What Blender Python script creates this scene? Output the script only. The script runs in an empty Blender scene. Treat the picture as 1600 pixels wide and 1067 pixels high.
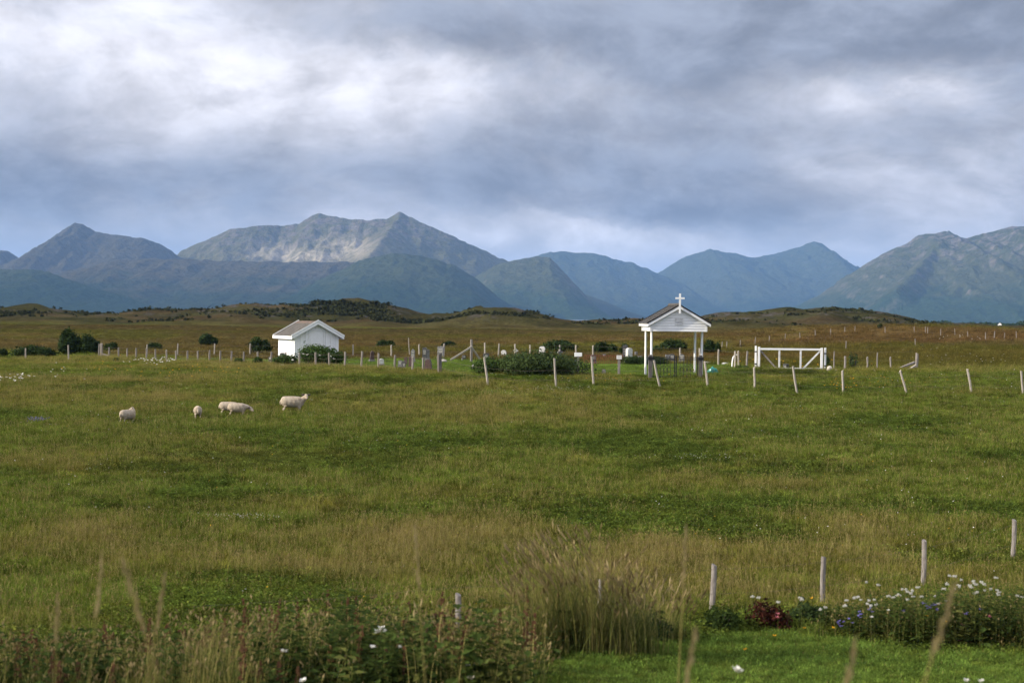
import bpy, bmesh, math, random
import numpy as np
from mathutils import Vector, Matrix

random.seed(7)
RNG = np.random.default_rng(11)
SC = bpy.context.scene
COL = SC.collection
R = math.radians

# ------------------------------------------------------------------ camera
F = 2222.0                      # focal length in photograph pixels (50 mm on full frame)
CAMZ = 2.9
ROLL = R(0.62)
PITCH = R(-0.96)                # looking slightly down
cam_d = bpy.data.cameras.new('camera')
cam = bpy.data.objects.new('camera', cam_d); COL.objects.link(cam)
cam_d.sensor_width = 36.0; cam_d.lens = 50.0
cam_d.clip_start = 0.1; cam_d.clip_end = 120000.0
_fwd = Vector((0, math.cos(PITCH), math.sin(PITCH)))
_rt0 = Vector((1, 0, 0)); _up0 = _rt0.cross(_fwd)
_rt = _rt0 * math.cos(ROLL) + _up0 * math.sin(ROLL)
_up = _up0 * math.cos(ROLL) - _rt0 * math.sin(ROLL)
cam.matrix_world = Matrix(((_rt.x, _up.x, -_fwd.x, 0), (_rt.y, _up.y, -_fwd.y, 0), (_rt.z, _up.z, -_fwd.z, CAMZ), (0, 0, 0, 1)))
cam_d.dof.use_dof = True; cam_d.dof.focus_distance = 74.0; cam_d.dof.aperture_fstop = 1.6
SC.camera = cam
SC.cycles.max_bounces = 4; SC.cycles.diffuse_bounces = 2; SC.cycles.transmission_bounces = 2; SC.cycles.transparent_max_bounces = 4; SC.cycles.volume_bounces = 0
SC.cycles.use_adaptive_sampling = True; SC.cycles.adaptive_threshold = 0.02

# ------------------------------------------------------------------ light, sky, exposure
SUN_EL, SUN_AZ = R(23), math.atan2(-0.22, -0.975)      # sun low on the left, slightly behind the camera
SUN = Vector((math.cos(SUN_EL) * math.cos(SUN_AZ), math.cos(SUN_EL) * math.sin(SUN_AZ), math.sin(SUN_EL)))
sl = bpy.data.lights.new('sun', 'SUN'); sl.energy = 5.0; sl.angle = R(0.5); sl.color = (1.0, 0.90, 0.74)
so = bpy.data.objects.new('sun', sl); COL.objects.link(so)
so.rotation_euler = (-SUN).to_track_quat('-Z', 'Y').to_euler()

SC.view_settings.view_transform = 'Standard'; SC.view_settings.look = 'None'
SC.view_settings.exposure = 0.48; SC.view_settings.gamma = 1.0; SC.view_settings.use_curve_mapping = False

W = bpy.data.worlds.new('World'); SC.world = W; W.use_nodes = True
nt = W.node_tree; nt.nodes.clear()
class NB:
    """small helper for writing node trees"""
    def __init__(s, t): s.t = t
    def n(s, typ, **kw):
        nd = s.t.nodes.new(typ)
        for k, v in kw.items():
            if k.startswith('i_'):
                key = k[2:]; key = int(key) if key.isdigit() else key
                s.set(nd.inputs[key], v)
            else: setattr(nd, k, v)
        return nd
    def set(s, sock, v):
        if isinstance(v, bpy.types.NodeSocket): s.t.links.new(v, sock)
        else: sock.default_value = v
    def m(s, op, a, b=None, c=None, clamp=False):
        nd = s.t.nodes.new('ShaderNodeMath'); nd.operation = op; nd.use_clamp = clamp
        for i, v in enumerate((a, b, c)):
            if v is not None: s.set(nd.inputs[i], v)
        return nd.outputs[0]
    def vm(s, op, a, b=None):
        nd = s.t.nodes.new('ShaderNodeVectorMath'); nd.operation = op
        s.set(nd.inputs[0], a)
        if b is not None: s.set(nd.inputs[1], b)
        return nd.outputs[1] if op in ('DOT_PRODUCT', 'LENGTH') else nd.outputs[0]
    def mix(s, f, a, b, blend='MIX'):
        nd = s.t.nodes.new('ShaderNodeMix'); nd.data_type = 'RGBA'; nd.blend_type = blend
        s.set(nd.inputs[0], f); s.set(nd.inputs[6], a); s.set(nd.inputs[7], b)
        return nd.outputs[2]
    def ramp(s, f, lo, hi, a=0.0, b=1.0):
        nd = s.t.nodes.new('ShaderNodeMapRange'); nd.interpolation_type = 'SMOOTHSTEP'
        s.set(nd.inputs[0], f); nd.inputs[1].default_value = lo; nd.inputs[2].default_value = hi
        nd.inputs[3].default_value = a; nd.inputs[4].default_value = b
        return nd.outputs[0]
    def noise(s, vec, scale, detail=4.0, rough=0.55, dist=0.0, dim='3D'):
        nd = s.t.nodes.new('ShaderNodeTexNoise'); nd.noise_dimensions = dim
        s.set(nd.inputs['Vector'], vec); nd.inputs['Scale'].default_value = scale
        nd.inputs['Detail'].default_value = detail; nd.inputs['Roughness'].default_value = rough
        nd.inputs['Distortion'].default_value = dist
        return nd.outputs[0]
def col4(c): return (c[0], c[1], c[2], 1.0)

w = NB(nt)
SKY_STRENGTH = 0.10
sky = w.n('ShaderNodeTexSky', sky_type='NISHITA', sun_disc=False)
sky.sun_elevation = SUN_EL; sky.sun_rotation = math.atan2(SUN.x, SUN.y) % (2 * math.pi); sky.altitude = 10; sky.air_density = 1.0; sky.dust_density = 0.6
dirv = w.n('ShaderNodeTexCoord').outputs['Generated']
sep = w.n('ShaderNodeSeparateXYZ'); nt.links.new(dirv, sep.inputs[0])
zc = w.m('MAXIMUM', sep.outputs[2], 0.0)
den = w.m('ADD', zc, 0.46)
comb = w.n('ShaderNodeCombineXYZ')
nt.links.new(w.m('DIVIDE', sep.outputs[0], den), comb.inputs[0]); nt.links.new(w.m('DIVIDE', sep.outputs[1], den), comb.inputs[1]); comb.inputs[2].default_value = 8.3
cp = comb.outputs[0]
warp = w.n('ShaderNodeTexNoise'); nt.links.new(cp, warp.inputs['Vector']); warp.inputs['Scale'].default_value = 2.2; warp.inputs['Detail'].default_value = 4
cpw = w.vm('ADD', cp, w.vm('MULTIPLY', w.vm('SUBTRACT', warp.outputs[1], (0.5, 0.5, 0.5)), (0.20, 0.16, 0.0)))
def cloud_at(v):
    a = w.noise(v, 2.3, 2.0, 0.5); b_ = w.noise(v, 6.8, 7.0, 0.60)
    return w.m('ADD', w.m('MULTIPLY', a, 0.54), w.m('MULTIPLY', b_, 0.46))
d0 = cloud_at(cpw); d1 = cloud_at(w.vm('ADD', cpw, (-0.035, -0.03, 0.012)))
relief = w.m('SUBTRACT', d0, d1)
# the larger banks of cloud: azimuth and elevation of each bank (tangents), its width, height and thickness
fy = w.m('MAXIMUM', sep.outputs[1], 0.05)
U = w.m('DIVIDE', sep.outputs[0], fy); V_ = w.m('DIVIDE', sep.outputs[2], fy)
infront = w.ramp(sep.outputs[1], 0.05, 0.5)
wob = w.m('MULTIPLY', w.m('SUBTRACT', d0, 0.5), 0.22)
bank = None
for (bx, by, sx, sy, am) in [(1400, 20, 520, 85, 0.22), (420, 280, 640, 55, 0.16), (1130, 338, 260, 30, 0.13), (300, 120, 460, 80, -0.075), (640, 125, 300, 50, -0.10), (1380, 145, 130, 32, -0.12),
                             (10, 10, 120, 45, 0.12), (560, 40, 260, 40, 0.03), (1500, 260, 320, 70, -0.03), (950, 220, 300, 60, 0.08), (900, 385, 260, 24, -0.12)]:
    cu, cv = (bx - 800) / F, (496 + (bx - 800) * 0.0108 - by) / F
    du = w.m('DIVIDE', w.m('SUBTRACT', w.m('ADD', U, wob), cu), sx / F); dv = w.m('DIVIDE', w.m('SUBTRACT', w.m('ADD', V_, w.m('MULTIPLY', wob, 0.35)), cv), sy / F)
    e = w.m('MULTIPLY', w.m('EXPONENT', w.m('MULTIPLY', w.m('ADD', w.m('MULTIPLY', du, du), w.m('MULTIPLY', dv, dv)), -1.0)), am)
    bank = e if bank is None else w.m('ADD', bank, e)
dens = w.m('ADD', d0, w.m('MULTIPLY', bank, infront))
cover = w.ramp(dens, 0.10, 0.22)                       # where cloud hides the clear sky
thick = w.ramp(dens, 0.34, 0.70)                       # thicker cloud is darker underneath
ccol = w.mix(thick, col4((0.75, 0.735, 0.775)), col4((0.315, 0.345, 0.42)))
rel = w.ramp(relief, -0.12, 0.12, 0.68, 1.30)
zen = w.m('MULTIPLY', w.m('ADD', w.m('MULTIPLY', zc, 1.5), 1.0), 0.66)
sund = w.vm('DOT_PRODUCT', dirv, tuple(SUN))
glow = w.m('ADD', 1.0, w.m('MULTIPLY', w.m('POWER', w.m('MAXIMUM', sund, 0.0), 3.0), 0.9))
edge = w.m('ADD', dens, w.m('MULTIPLY', w.m('SUBTRACT', w.noise(cpw, 15.0, 5.0, 0.62), 0.5), 0.16))
layer = w.m('MULTIPLY', w.ramp(edge, 0.455, 0.525, 1.09, 0.93), w.ramp(edge, 0.56, 0.62, 1.03, 0.95))
k = w.m('MULTIPLY', w.m('MULTIPLY', w.m('MULTIPLY', zen, glow), rel), layer)
ccol = w.mix(1.0, ccol, w.n('ShaderNodeCombineColor', i_0=k, i_1=k, i_2=k).outputs[0], 'MULTIPLY')
lowhaze = w.ramp(zc, 0.0, 0.085, 0.85, 0.0)
ccol = w.mix(lowhaze, ccol, col4((0.40, 0.445, 0.53)))
ccol = w.mix(1.0, ccol, col4((1 / SKY_STRENGTH,) * 3), 'MULTIPLY')
final = w.mix(w.m('MAXIMUM', cover, lowhaze), sky.outputs[0], ccol)
bg = w.n('ShaderNodeBackground'); nt.links.new(final, bg.inputs[0]); bg.inputs[1].default_value = SKY_STRENGTH
wo = w.n('ShaderNodeOutputWorld'); nt.links.new(bg.outputs[0], wo.inputs[0])
W.cycles.sampling_method = 'MANUAL'; W.cycles.sample_map_resolution = 512

# ------------------------------------------------------------------ mapping between the picture and the place
def ray(px, py):
    v = _fwd * F + _rt * (px - 800.0) - _up * (py - 533.5)
    return v / v.y
def at(px, py, d):
    v = ray(px, py); return Vector((v.x * d, d, CAMZ + v.z * d))
def xat(px, d, py=560): return ray(px, py).x * d

# ------------------------------------------------------------------ noise and terrain
def _hash(ix, iy, seed):
    h = (ix.astype(np.int64) * 374761393 + iy.astype(np.int64) * 668265263 + seed * 1442695041) & 0xFFFFFFFF
    h = ((h ^ (h >> 13)) * 1274126177) & 0xFFFFFFFF
    h = (h ^ (h >> 16)) & 0xFFFFFFFF
    return (h % 100003) / 100003.0
def vnoise(x, y, seed=0):
    x = np.asarray(x, float); y = np.asarray(y, float)
    ix = np.floor(x); iy = np.floor(y); fx = x - ix; fy = y - iy
    fx = fx * fx * fx * (fx * (fx * 6 - 15) + 10); fy = fy * fy * fy * (fy * (fy * 6 - 15) + 10)
    ix = ix.astype(np.int64); iy = iy.astype(np.int64)
    a = _hash(ix, iy, seed); b = _hash(ix + 1, iy, seed); c = _hash(ix, iy + 1, seed); d = _hash(ix + 1, iy + 1, seed)
    return (a + (b - a) * fx) * (1 - fy) + (c + (d - c) * fx) * fy
def fbm(x, y, seed=0, octv=4, gain=0.5):
    s = 0; a = 1; t = 0
    for o in range(octv):
        s = s + a * vnoise(np.asarray(x) * 2 ** o + 17.3 * o, np.asarray(y) * 2 ** o - 9.1 * o, seed + o); t += a; a *= gain
    return s / t
def ridged(x, y, seed=0, octv=5):
    s = 0; a = 1; t = 0
    for o in range(octv):
        s = s + a * (1 - np.abs(2 * vnoise(np.asarray(x) * 2 ** o + 5.1 * o, np.asarray(y) * 2 ** o + 3.3 * o, seed + o) - 1)); t += a; a *= 0.5
    return s / t
def sstep(x, a, b):
    t = np.clip((np.asarray(x, float) - a) / (b - a), 0, 1); return t * t * (3 - 2 * t)

_BD = [-200, 0, 4, 8, 12, 17, 23, 28, 34, 45, 58, 66, 70, 76, 95, 150, 400, 900, 1300, 2200, 60000]
_BZ = [-1.6, -1.7, -2.0, -3.1, -4.1, -4.8, -5.25, -5.5, -5.35, -4.72, -3.92, -3.38, -3.02, -2.86, -2.85, -2.95, -3.1, -3.5, -4.2, -12.0, -14.0]
# skyline of the rocky knolls: photo column, photo row
_KN = [(-700, 486), (-400, 478), (-150, 484), (0, 483), (40, 480), (75, 481), (95, 485), (130, 489), (200, 491), (255, 487), (320, 481), (400, 476), (450, 479), (500, 477), (535, 473), (565, 473),
       (600, 480), (640, 487), (690, 490), (715, 486), (745, 478), (775, 481), (810, 487), (860, 495), (900, 498), (960, 500), (1060, 500), (1110, 495), (1150, 491), (1200, 490), (1250, 488),
       (1300, 484), (1325, 487), (1350, 490), (1385, 497), (1440, 506), (1500, 511), (1700, 514), (1900, 505), (2300, 500)]
_KD = 470.0
_KX = np.array([at(p, q, _KD).x for p, q in _KN]); _KZ = np.array([at(p, q, _KD).z for p, q in _KN])

def H(x, d):
    """height of the ground at x, d (world z)"""
    x = np.asarray(x, float); d = np.asarray(d, float)
    z = np.interp(d, _BD, _BZ)
    # smooth the kinks of the table
    z = (np.interp(d - 1.5, _BD, _BZ) + z + np.interp(d + 1.5, _BD, _BZ)) / 3
    z = z + 0.018 * np.clip(x, -45, 45) * sstep(d, 50, 75) * (1 - sstep(d, 150, 320))
    # uneven turf
    amp = sstep(d, 14, 30) * (1 - 0.75 * yard(x, d))
    z = z + amp * (0.26 * (fbm(x / 9, d / 7, 3, 3) - 0.5) + 0.10 * (fbm(x / 1.7, d / 1.7, 5, 2) - 0.5))
    z = z + 0.8 * sstep(d, 90, 200) * (fbm(x / 38, d / 38, 8, 4) - 0.5)
    # the low rise on the right behind the farm gate
    z = z + 1.9 * np.exp(-((x - 43) / 26) ** 2 - ((d - 165) / 38) ** 2) + 0.5 * np.exp(-((x - 75) / 20) ** 2 - ((d - 210) / 30) ** 2)
    # bank of earth under the weeds close by
    z = z + 0.25 * np.exp(-((x - 0.9) / 1.6) ** 2 - ((d - 21) / 1.8) ** 2)
    # rocky knolls
    k = np.interp(x * _KD / np.maximum(d, 60), _KX, _KZ) - CAMZ
    top = k * (d / _KD)
    base = -3.1
    lump = (ridged(x / 48, d / 36, 21, 5) - 0.55) * 7.0 + (fbm(x / 12, d / 10, 31, 4) - 0.5) * 3.4
    f = np.exp(-np.abs((d - _KD) / np.where(d < _KD, 70.0, 130.0)) ** 1.7)
    top = top + (fbm(x / 9, d / 400, 33, 3) - 0.5) * 1.6 + (ridged(x / 26, d / 400, 35, 3) - 0.6) * 1.8
    fr = np.exp(-((d - 385) / 40) ** 2) * 0.35 * sstep(fbm(x / 50, d / 60, 77, 2), 0.45, 0.75)
    z = z + np.clip(top - base, 0, None) * (f + fr * 0.6) + lump * (f + fr) * np.clip((top - base) / 6, 0, 1) * (1 - np.exp(-((d - _KD) / 14) ** 2))
    return z + CAMZ

def frontline(x):
    """depth of the front (field side) edge of the churchyard at x"""
    return np.where(x < -3.8, 75 + (-3.8 - x) * (35 / 28.2), np.interp(x, [-3.8, 2.2, 8, 40], [74.0, 71.0, 69.8, 69.0]))
def yard(x, d):
    """1 on the mown churchyard grass"""
    x = np.asarray(x, float); d = np.asarray(d, float)
    fl = frontline(x)
    wob = 1.2 * (fbm(x / 3, d / 3, 91, 2) - 0.5)
    right = np.interp(d, [68, 76, 100], [11.8, 12.5, 13.0])
    back = np.interp(x, [-32, -16, -6, 3, 13], [108, 102, 99, 92, 84])
    return sstep(d + wob, fl + 1.0, fl + 2.0) * (1 - sstep(x + wob, right - 0.3, right + 0.5)) * (1 - sstep(d + wob, back - 1, back + 0.5)) * sstep(x, -34, -30)

def ground_hit(px, py, d0=18.0, d1=900.0):
    v = ray(px, py); ds = np.geomspace(d0, d1, 170)
    zz = CAMZ + v.z * ds; hh = H(v.x * ds, ds)
    k = np.nonzero(zz < hh)[0]
    if len(k) and k[0] > 0:
        ds = np.linspace(ds[k[0] - 1], ds[k[0]], 40); k = np.nonzero(CAMZ + v.z * ds < H(v.x * ds, ds))[0]
    d = float(ds[k[0]]) if len(k) else d1
    return Vector((v.x * d, d, float(H(v.x * d, d))))
_gx, _gd = np.arange(-22, 22.01, 0.12), np.arange(3, 40.01, 0.12)
_GX, _GD = np.meshgrid(_gx, _gd); _GH = H(_GX, _GD)
def Hq(x, d):
    """quick look-up of the near ground"""
    i = min(max((d - 3) / 0.12, 0), len(_gd) - 2); j = min(max((x + 22) / 0.12, 0), len(_gx) - 2); a, b = int(i), int(j); u, v = i - a, j - b
    return float((_GH[a, b] * (1 - v) + _GH[a, b + 1] * v) * (1 - u) + (_GH[a + 1, b] * (1 - v) + _GH[a + 1, b + 1] * v) * u)
def on_ground(px, d, py=575):
    x = xat(px, d, py); return Vector((x, d, float(H(x, d))))

# base colours of the ground cover (albedo), shared by the soil sheet and the grass growing on it
C_GREEN = np.array((0.105, 0.146, 0.023)); C_LUSH = np.array((0.070, 0.108, 0.020)); C_STRAW = np.array((0.185, 0.165, 0.046)); C_OLIVE = np.array((0.140, 0.150, 0.028))
C_HEATH = np.array((0.080, 0.066, 0.023)); C_RUST = np.array((0.094, 0.060, 0.024)); C_LAWN = np.array((0.105, 0.165, 0.030)); C_MOSS = np.array((0.031, 0.030, 0.012)); C_SCRUB = np.array((0.020, 0.024, 0.010))
def lerp(a, b, t): return a + (b - a) * np.asarray(t)[..., None]
def dryness(x, d):
    n = 0.65 * fbm(x / 11, d / 6.5, 41, 4, 0.6) + 0.35 * fbm(x / 2.6, d / 2.0, 47, 3)
    # drier sward in the band below the left fence and along the near fence, greener on the right
    n = n + 0.10 * np.exp(-((d - 69) / 9) ** 2) * (1 - sstep(x, -4, 2)) + 0.04 * np.exp(-((d - 31.5) / 3.0) ** 2) - 0.10 * sstep(x, 0, 10) * (1 - sstep(d, 60, 66))
    n = n - 0.10 * np.exp(-((d - 58) / 4) ** 2) * (1 - sstep(x, -9, -2))
    return np.clip((n - 0.45) / 0.34, 0, 1)
def heath(x, d):
    fl = frontline(x)
    return sstep(d, fl + 3, fl + 9) * np.where(x > 12, sstep(d, 76, 79), 1.0) * (1 - yard(x, d))
def albedo(x, d):
    x = np.asarray(x, float); d = np.asarray(d, float)
    t = dryness(x, d)
    c = np.where((t < 0.5)[..., None], lerp(C_GREEN, C_OLIVE, t * 2), lerp(C_OLIVE, C_STRAW, t * 2 - 1))
    c = lerp(c, C_LUSH, sstep(fbm(x / 5, d / 3.2, 61, 4), 0.50, 0.70) * 0.7 * (1 - sstep(d, 72, 80)))
    h = heath(x, d)
    hc = lerp(C_HEATH + 0 * c, C_RUST, sstep(fbm(x / 20, d / 9, 53, 4), 0.42, 0.68) * (1 - 0.7 * sstep(d, 110, 180)))
    hc = lerp(hc, C_OLIVE * 0.5, sstep(fbm(x / 34, d / 26, 57, 4), 0.48, 0.66) * 0.7)
    hc = hc * (1 - 0.20 * sstep(d, 200, 330))[..., None]
    c = lerp(c, hc, h)
    c = lerp(c, C_LAWN, yard(x, d))
    # mown lawn close by on the right
    c = lerp(c, np.array((0.110, 0.175, 0.032)), near_lawn(x, d))
    # knolls: moss, scrub and heather
    kn = sstep(d, 330, 400) * (1 - sstep(d, 700, 900))
    kc = lerp(C_MOSS + 0 * c, np.array((0.046, 0.034, 0.016)), sstep(fbm(x / 30, d / 22, 71, 4), 0.4, 0.62))
    kc = lerp(kc, C_SCRUB, sstep(fbm(x / 26, d / 34, 73, 4), 0.52, 0.6))
    return lerp(c, kc * 1.15, kn)
def near_lawn(x, d):
    px = 800 + x / np.maximum(d, 1) * F
    edge = np.interp(px, [780, 900, 1000, 1110, 1260, 1330, 1420, 1600, 1900], [18.0, 20.6, 22.4, 23.6, 24.6, 23.4, 22.6, 22.3, 22.0])
    return (1 - sstep(d, edge - 0.25, edge + 0.15)) * sstep(px, 800, 900) * sstep(d, 10, 14)

# ------------------------------------------------------------------ materials
MATS = {}
def mat(name, color, rough=0.7, var=0.15, scale=6.0, bump=0.0, bscale=20.0, metallic=0.0, second=None, spec=0.3, stretch=(1, 1, 1), coord='Object'):
    if name in MATS: return MATS[name]
    m = bpy.data.materials.new(name); m.use_nodes = True; t = m.node_tree; t.nodes.clear(); b = NB(t)
    tc = b.n('ShaderNodeTexCoord').outputs[coord]
    v = b.vm('MULTIPLY', tc, stretch)
    n1 = b.noise(v, scale, 5.0, 0.6)
    sec = second if second else tuple(c * (1 - var * 2) for c in color)
    c = b.mix(b.ramp(n1, 0.35, 0.68), col4(color), col4(sec))
    n2 = b.noise(v, scale * 5.3, 3.0, 0.6)
    g = b.ramp(n2, 0.2, 0.8, 1 - var, 1 + var)
    c = b.mix(1.0, c, b.n('ShaderNodeCombineColor', i_0=g, i_1=g, i_2=g).outputs[0], 'MULTIPLY')
    p = b.n('ShaderNodeBsdfPrincipled'); t.links.new(c, p.inputs['Base Color'])
    p.inputs['Roughness'].default_value = rough; p.inputs['Metallic'].default_value = metallic; p.inputs['Specular IOR Level'].default_value = spec
    if bump:
        bn = b.n('ShaderNodeBump'); bn.inputs['Strength'].default_value = bump; bn.inputs['Distance'].default_value = 0.02
        t.links.new(b.noise(v, bscale, 4.0, 0.6), bn.inputs['Height']); t.links.new(bn.outputs[0], p.inputs['Normal'])
    o = b.n('ShaderNodeOutputMaterial'); t.links.new(p.outputs[0], o.inputs[0])
    MATS[name] = m; return m
def leafmat(name, color, second, trans=0.3, attr=None, randv=0.3, scale=1.5, rough=0.6):
    """leaf or blade: diffuse plus light coming through; colour from the instance's own colour when attr is given"""
    if name in MATS: return MATS[name]
    m = bpy.data.materials.new(name); m.use_nodes = True; t = m.node_tree; t.nodes.clear(); b = NB(t)
    geo = b.n('ShaderNodeNewGeometry').outputs['Position']
    n1 = b.noise(geo, scale, 3.0, 0.6)
    if attr:
        at_ = b.n('ShaderNodeAttribute', attribute_type='INSTANCER', attribute_name=attr)
        c = b.mix(b.ramp(n1, 0.35, 0.7, 0.0, 0.35), at_.outputs[0], b.mix(1.0, at_.outputs[0], col4(second), 'MULTIPLY'))
    else:
        c = b.mix(b.ramp(n1, 0.35, 0.68), col4(color), col4(second))
    rv = b.n('ShaderNodeObjectInfo').outputs['Random'] if attr else b.n('ShaderNodeNewGeometry').outputs['Random Per Island']
    g = b.ramp(rv, 0.0, 1.0, 1 - randv, 1 + randv)
    if attr:
        g2 = b.ramp(b.n('ShaderNodeNewGeometry').outputs['Random Per Island'], 0.0, 1.0, 1 - randv, 1 + randv)
        n5 = b.noise(geo, 4.5, 4.0, 0.68); n6 = b.noise(b.vm('ADD', geo, (7.0, 3.0, 1.0)), 2.6, 3.0, 0.6)
        g = b.m('MULTIPLY', b.m('MULTIPLY', g, g2), b.ramp(n5, 0.30, 0.70, 0.48, 1.62))
        c = b.mix(b.ramp(n6, 0.48, 0.68, 0.0, 0.55), c, b.mix(1.0, c, col4((1.45, 1.12, 1.0)), 'MULTIPLY'))
    c = b.mix(1.0, c, b.n('ShaderNodeCombineColor', i_0=g, i_1=g, i_2=g).outputs[0], 'MULTIPLY')
    df = b.n('ShaderNodeBsdfDiffuse'); tr = b.n('ShaderNodeBsdfTranslucent'); mx = b.n('ShaderNodeMixShader')
    t.links.new(c, df.inputs[0]); t.links.new(c, tr.inputs[0]); mx.inputs[0].default_value = trans
    t.links.new(df.outputs[0], mx.inputs[1]); t.links.new(tr.outputs[0], mx.inputs[2])
    o = b.n('ShaderNodeOutputMaterial'); t.links.new(mx.outputs[0], o.inputs[0])
    MATS[name] = m; return m

# ------------------------------------------------------------------ mesh building
def link(name, me, m=None, parent=None, loc=None, rotz=0.0):
    o = bpy.data.objects.new(name, me); COL.objects.link(o)
    if m is not None:
        for mm in (m if isinstance(m, (list, tuple)) else [m]): me.materials.append(mm)
    if parent is not None: o.parent = parent
    if loc is not None: o.location = loc
    if rotz: o.rotation_euler = (0, 0, rotz)
    return o
def tag(o, label=None, cat=None, group=None, kind=None):
    if label: o['label'] = label
    if cat: o['category'] = cat
    if group: o['group'] = group
    if kind: o['kind'] = kind
    return o
def empty(name, loc, rotz=0.0, label=None, cat=None, group=None):
    o = bpy.data.objects.new(name, None); COL.objects.link(o); o.empty_display_size = 0.2
    o.location = loc; o.rotation_euler = (0, 0, rotz)
    return tag(o, label, cat, group)
class MB:
    def __init__(s): s.v = []; s.f = []; s.mi = []
    def add(s, vs, fs, mi=0):
        k = len(s.v); s.v.extend([tuple(p) for p in vs]); s.f.extend([tuple(i + k for i in f) for f in fs]); s.mi.extend([mi] * len(fs)); return s
    def box(s, x0, x1, y0, y1, z0, z1, mi=0):
        return s.add([(x0, y0, z0), (x1, y0, z0), (x1, y1, z0), (x0, y1, z0), (x0, y0, z1), (x1, y0, z1), (x1, y1, z1), (x0, y1, z1)],
                     [(0, 3, 2, 1), (4, 5, 6, 7), (0, 1, 5, 4), (1, 2, 6, 5), (2, 3, 7, 6), (3, 0, 4, 7)], mi)
    def bar(s, a, b, wx, wy, up=(0, 0, 1), mi=0):
        """rectangular bar from a to b"""
        a = Vector(a); b = Vector(b); t = (b - a).normalized(); u = Vector(up)
        if abs(t.dot(u)) > 0.95: u = Vector((0, 1, 0))
        sx = t.cross(u).normalized(); sy = sx.cross(t).normalized()
        vs = []
        for p in (a, b):
            for i, j in ((-1, -1), (1, -1), (1, 1), (-1, 1)): vs.append(p + sx * (i * wx / 2) + sy * (j * wy / 2))
        return s.add(vs, [(0, 1, 2, 3), (7, 6, 5, 4), (0, 4, 5, 1), (1, 5, 6, 2), (2, 6, 7, 3), (3, 7, 4, 0)], mi)
    def tube(s, pts, rad, n=8, mi=0, cap=True):
        pts = [Vector(p) for p in pts]
        if not isinstance(rad, (list, tuple)): rad = [rad] * len(pts)
        k = len(s.v); prev = None
        for i, p in enumerate(pts):
            t = (pts[min(i + 1, len(pts) - 1)] - pts[max(i - 1, 0)]).normalized()
            u = Vector((0, 1, 0)) if abs(t.z) > 0.7 else Vector((0, 0, 1))
            sx = t.cross(u).normalized(); sy = sx.cross(t).normalized()
            for j in range(n):
                a = 2 * math.pi * j / n; q = p + sx * (rad[i] * math.cos(a)) + sy * (rad[i] * math.sin(a)); s.v.append(tuple(q))
        for i in range(len(pts) - 1):
            for j in range(n):
                s.f.append((k + i * n + j, k + i * n + (j + 1) % n, k + (i + 1) * n + (j + 1) % n, k + (i + 1) * n + j)); s.mi.append(mi)
        if cap:
            s.f.append(tuple(k + j for j in range(n))[::-1]); s.mi.append(mi)
            s.f.append(tuple(k + (len(pts) - 1) * n + j for j in range(n))); s.mi.append(mi)
        return s
    def prism(s, poly, y0, y1, mi=0):
        """polygon in the xz plane pushed through from y0 to y1"""
        n = len(poly)
        vs = [(p[0], y0, p[1]) for p in poly] + [(p[0], y1, p[1]) for p in poly]
        fs = [tuple(range(n)), tuple(range(2 * n - 1, n - 1, -1))] + [(i + n, (i + 1) % n + n, (i + 1) % n, i) for i in range(n)]
        return s.add(vs, fs, mi)
    def mesh(s, name, smooth=False, bevel=0.0):
        me = bpy.data.meshes.new(name); me.from_pydata(s.v, [], s.f); me.update()
        if any(s.mi): me.polygons.foreach_set('material_index', s.mi)
        bm = bmesh.new(); bm.from_mesh(me)
        bmesh.ops.recalc_face_normals(bm, faces=bm.faces)
        if bevel: bmesh.ops.bevel(bm, geom=list(bm.edges), offset=bevel, segments=1, affect='EDGES', clamp_overlap=True)
        bm.to_mesh(me); bm.free()
        if smooth: me.polygons.foreach_set('use_smooth', [True] * len(me.polygons))
        return me
    def build(s, name, m, parent=None, loc=None, rotz=0.0, smooth=False, bevel=0.0): return link(name, s.mesh(name, smooth, bevel), m, parent, loc, rotz)
def np_mesh(name, V, Fq, smooth=True):
    me = bpy.data.meshes.new(name); nv, nf = len(V), len(Fq); k = Fq.shape[1]
    me.vertices.add(nv); me.vertices.foreach_set('co', V.astype(np.float32).ravel())
    me.loops.add(nf * k); me.loops.foreach_set('vertex_index', Fq.astype(np.int32).ravel())
    me.polygons.add(nf); me.polygons.foreach_set('loop_start', np.arange(0, nf * k, k, dtype=np.int32))
    me.polygons.foreach_set('use_smooth', np.full(nf, smooth))
    me.update(calc_edges=True); me.validate(); return me
def grid_faces(nr, nc):
    i = np.arange(nr - 1)[:, None] * nc + np.arange(nc - 1)[None, :]
    return np.stack([i, i + 1, i + nc + 1, i + nc], -1).reshape(-1, 4)
ORD = ['first', 'second', 'third', 'fourth', 'fifth', 'sixth', 'seventh', 'eighth', 'ninth', 'tenth', 'eleventh', 'twelfth', 'thirteenth', 'fourteenth', 'fifteenth', 'sixteenth', 'seventeenth',
       'eighteenth', 'nineteenth', 'twentieth', 'twenty-first', 'twenty-second', 'twenty-third', 'twenty-fourth', 'twenty-fifth', 'twenty-sixth', 'twenty-seventh', 'twenty-eighth', 'twenty-ninth', 'thirtieth']

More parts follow.
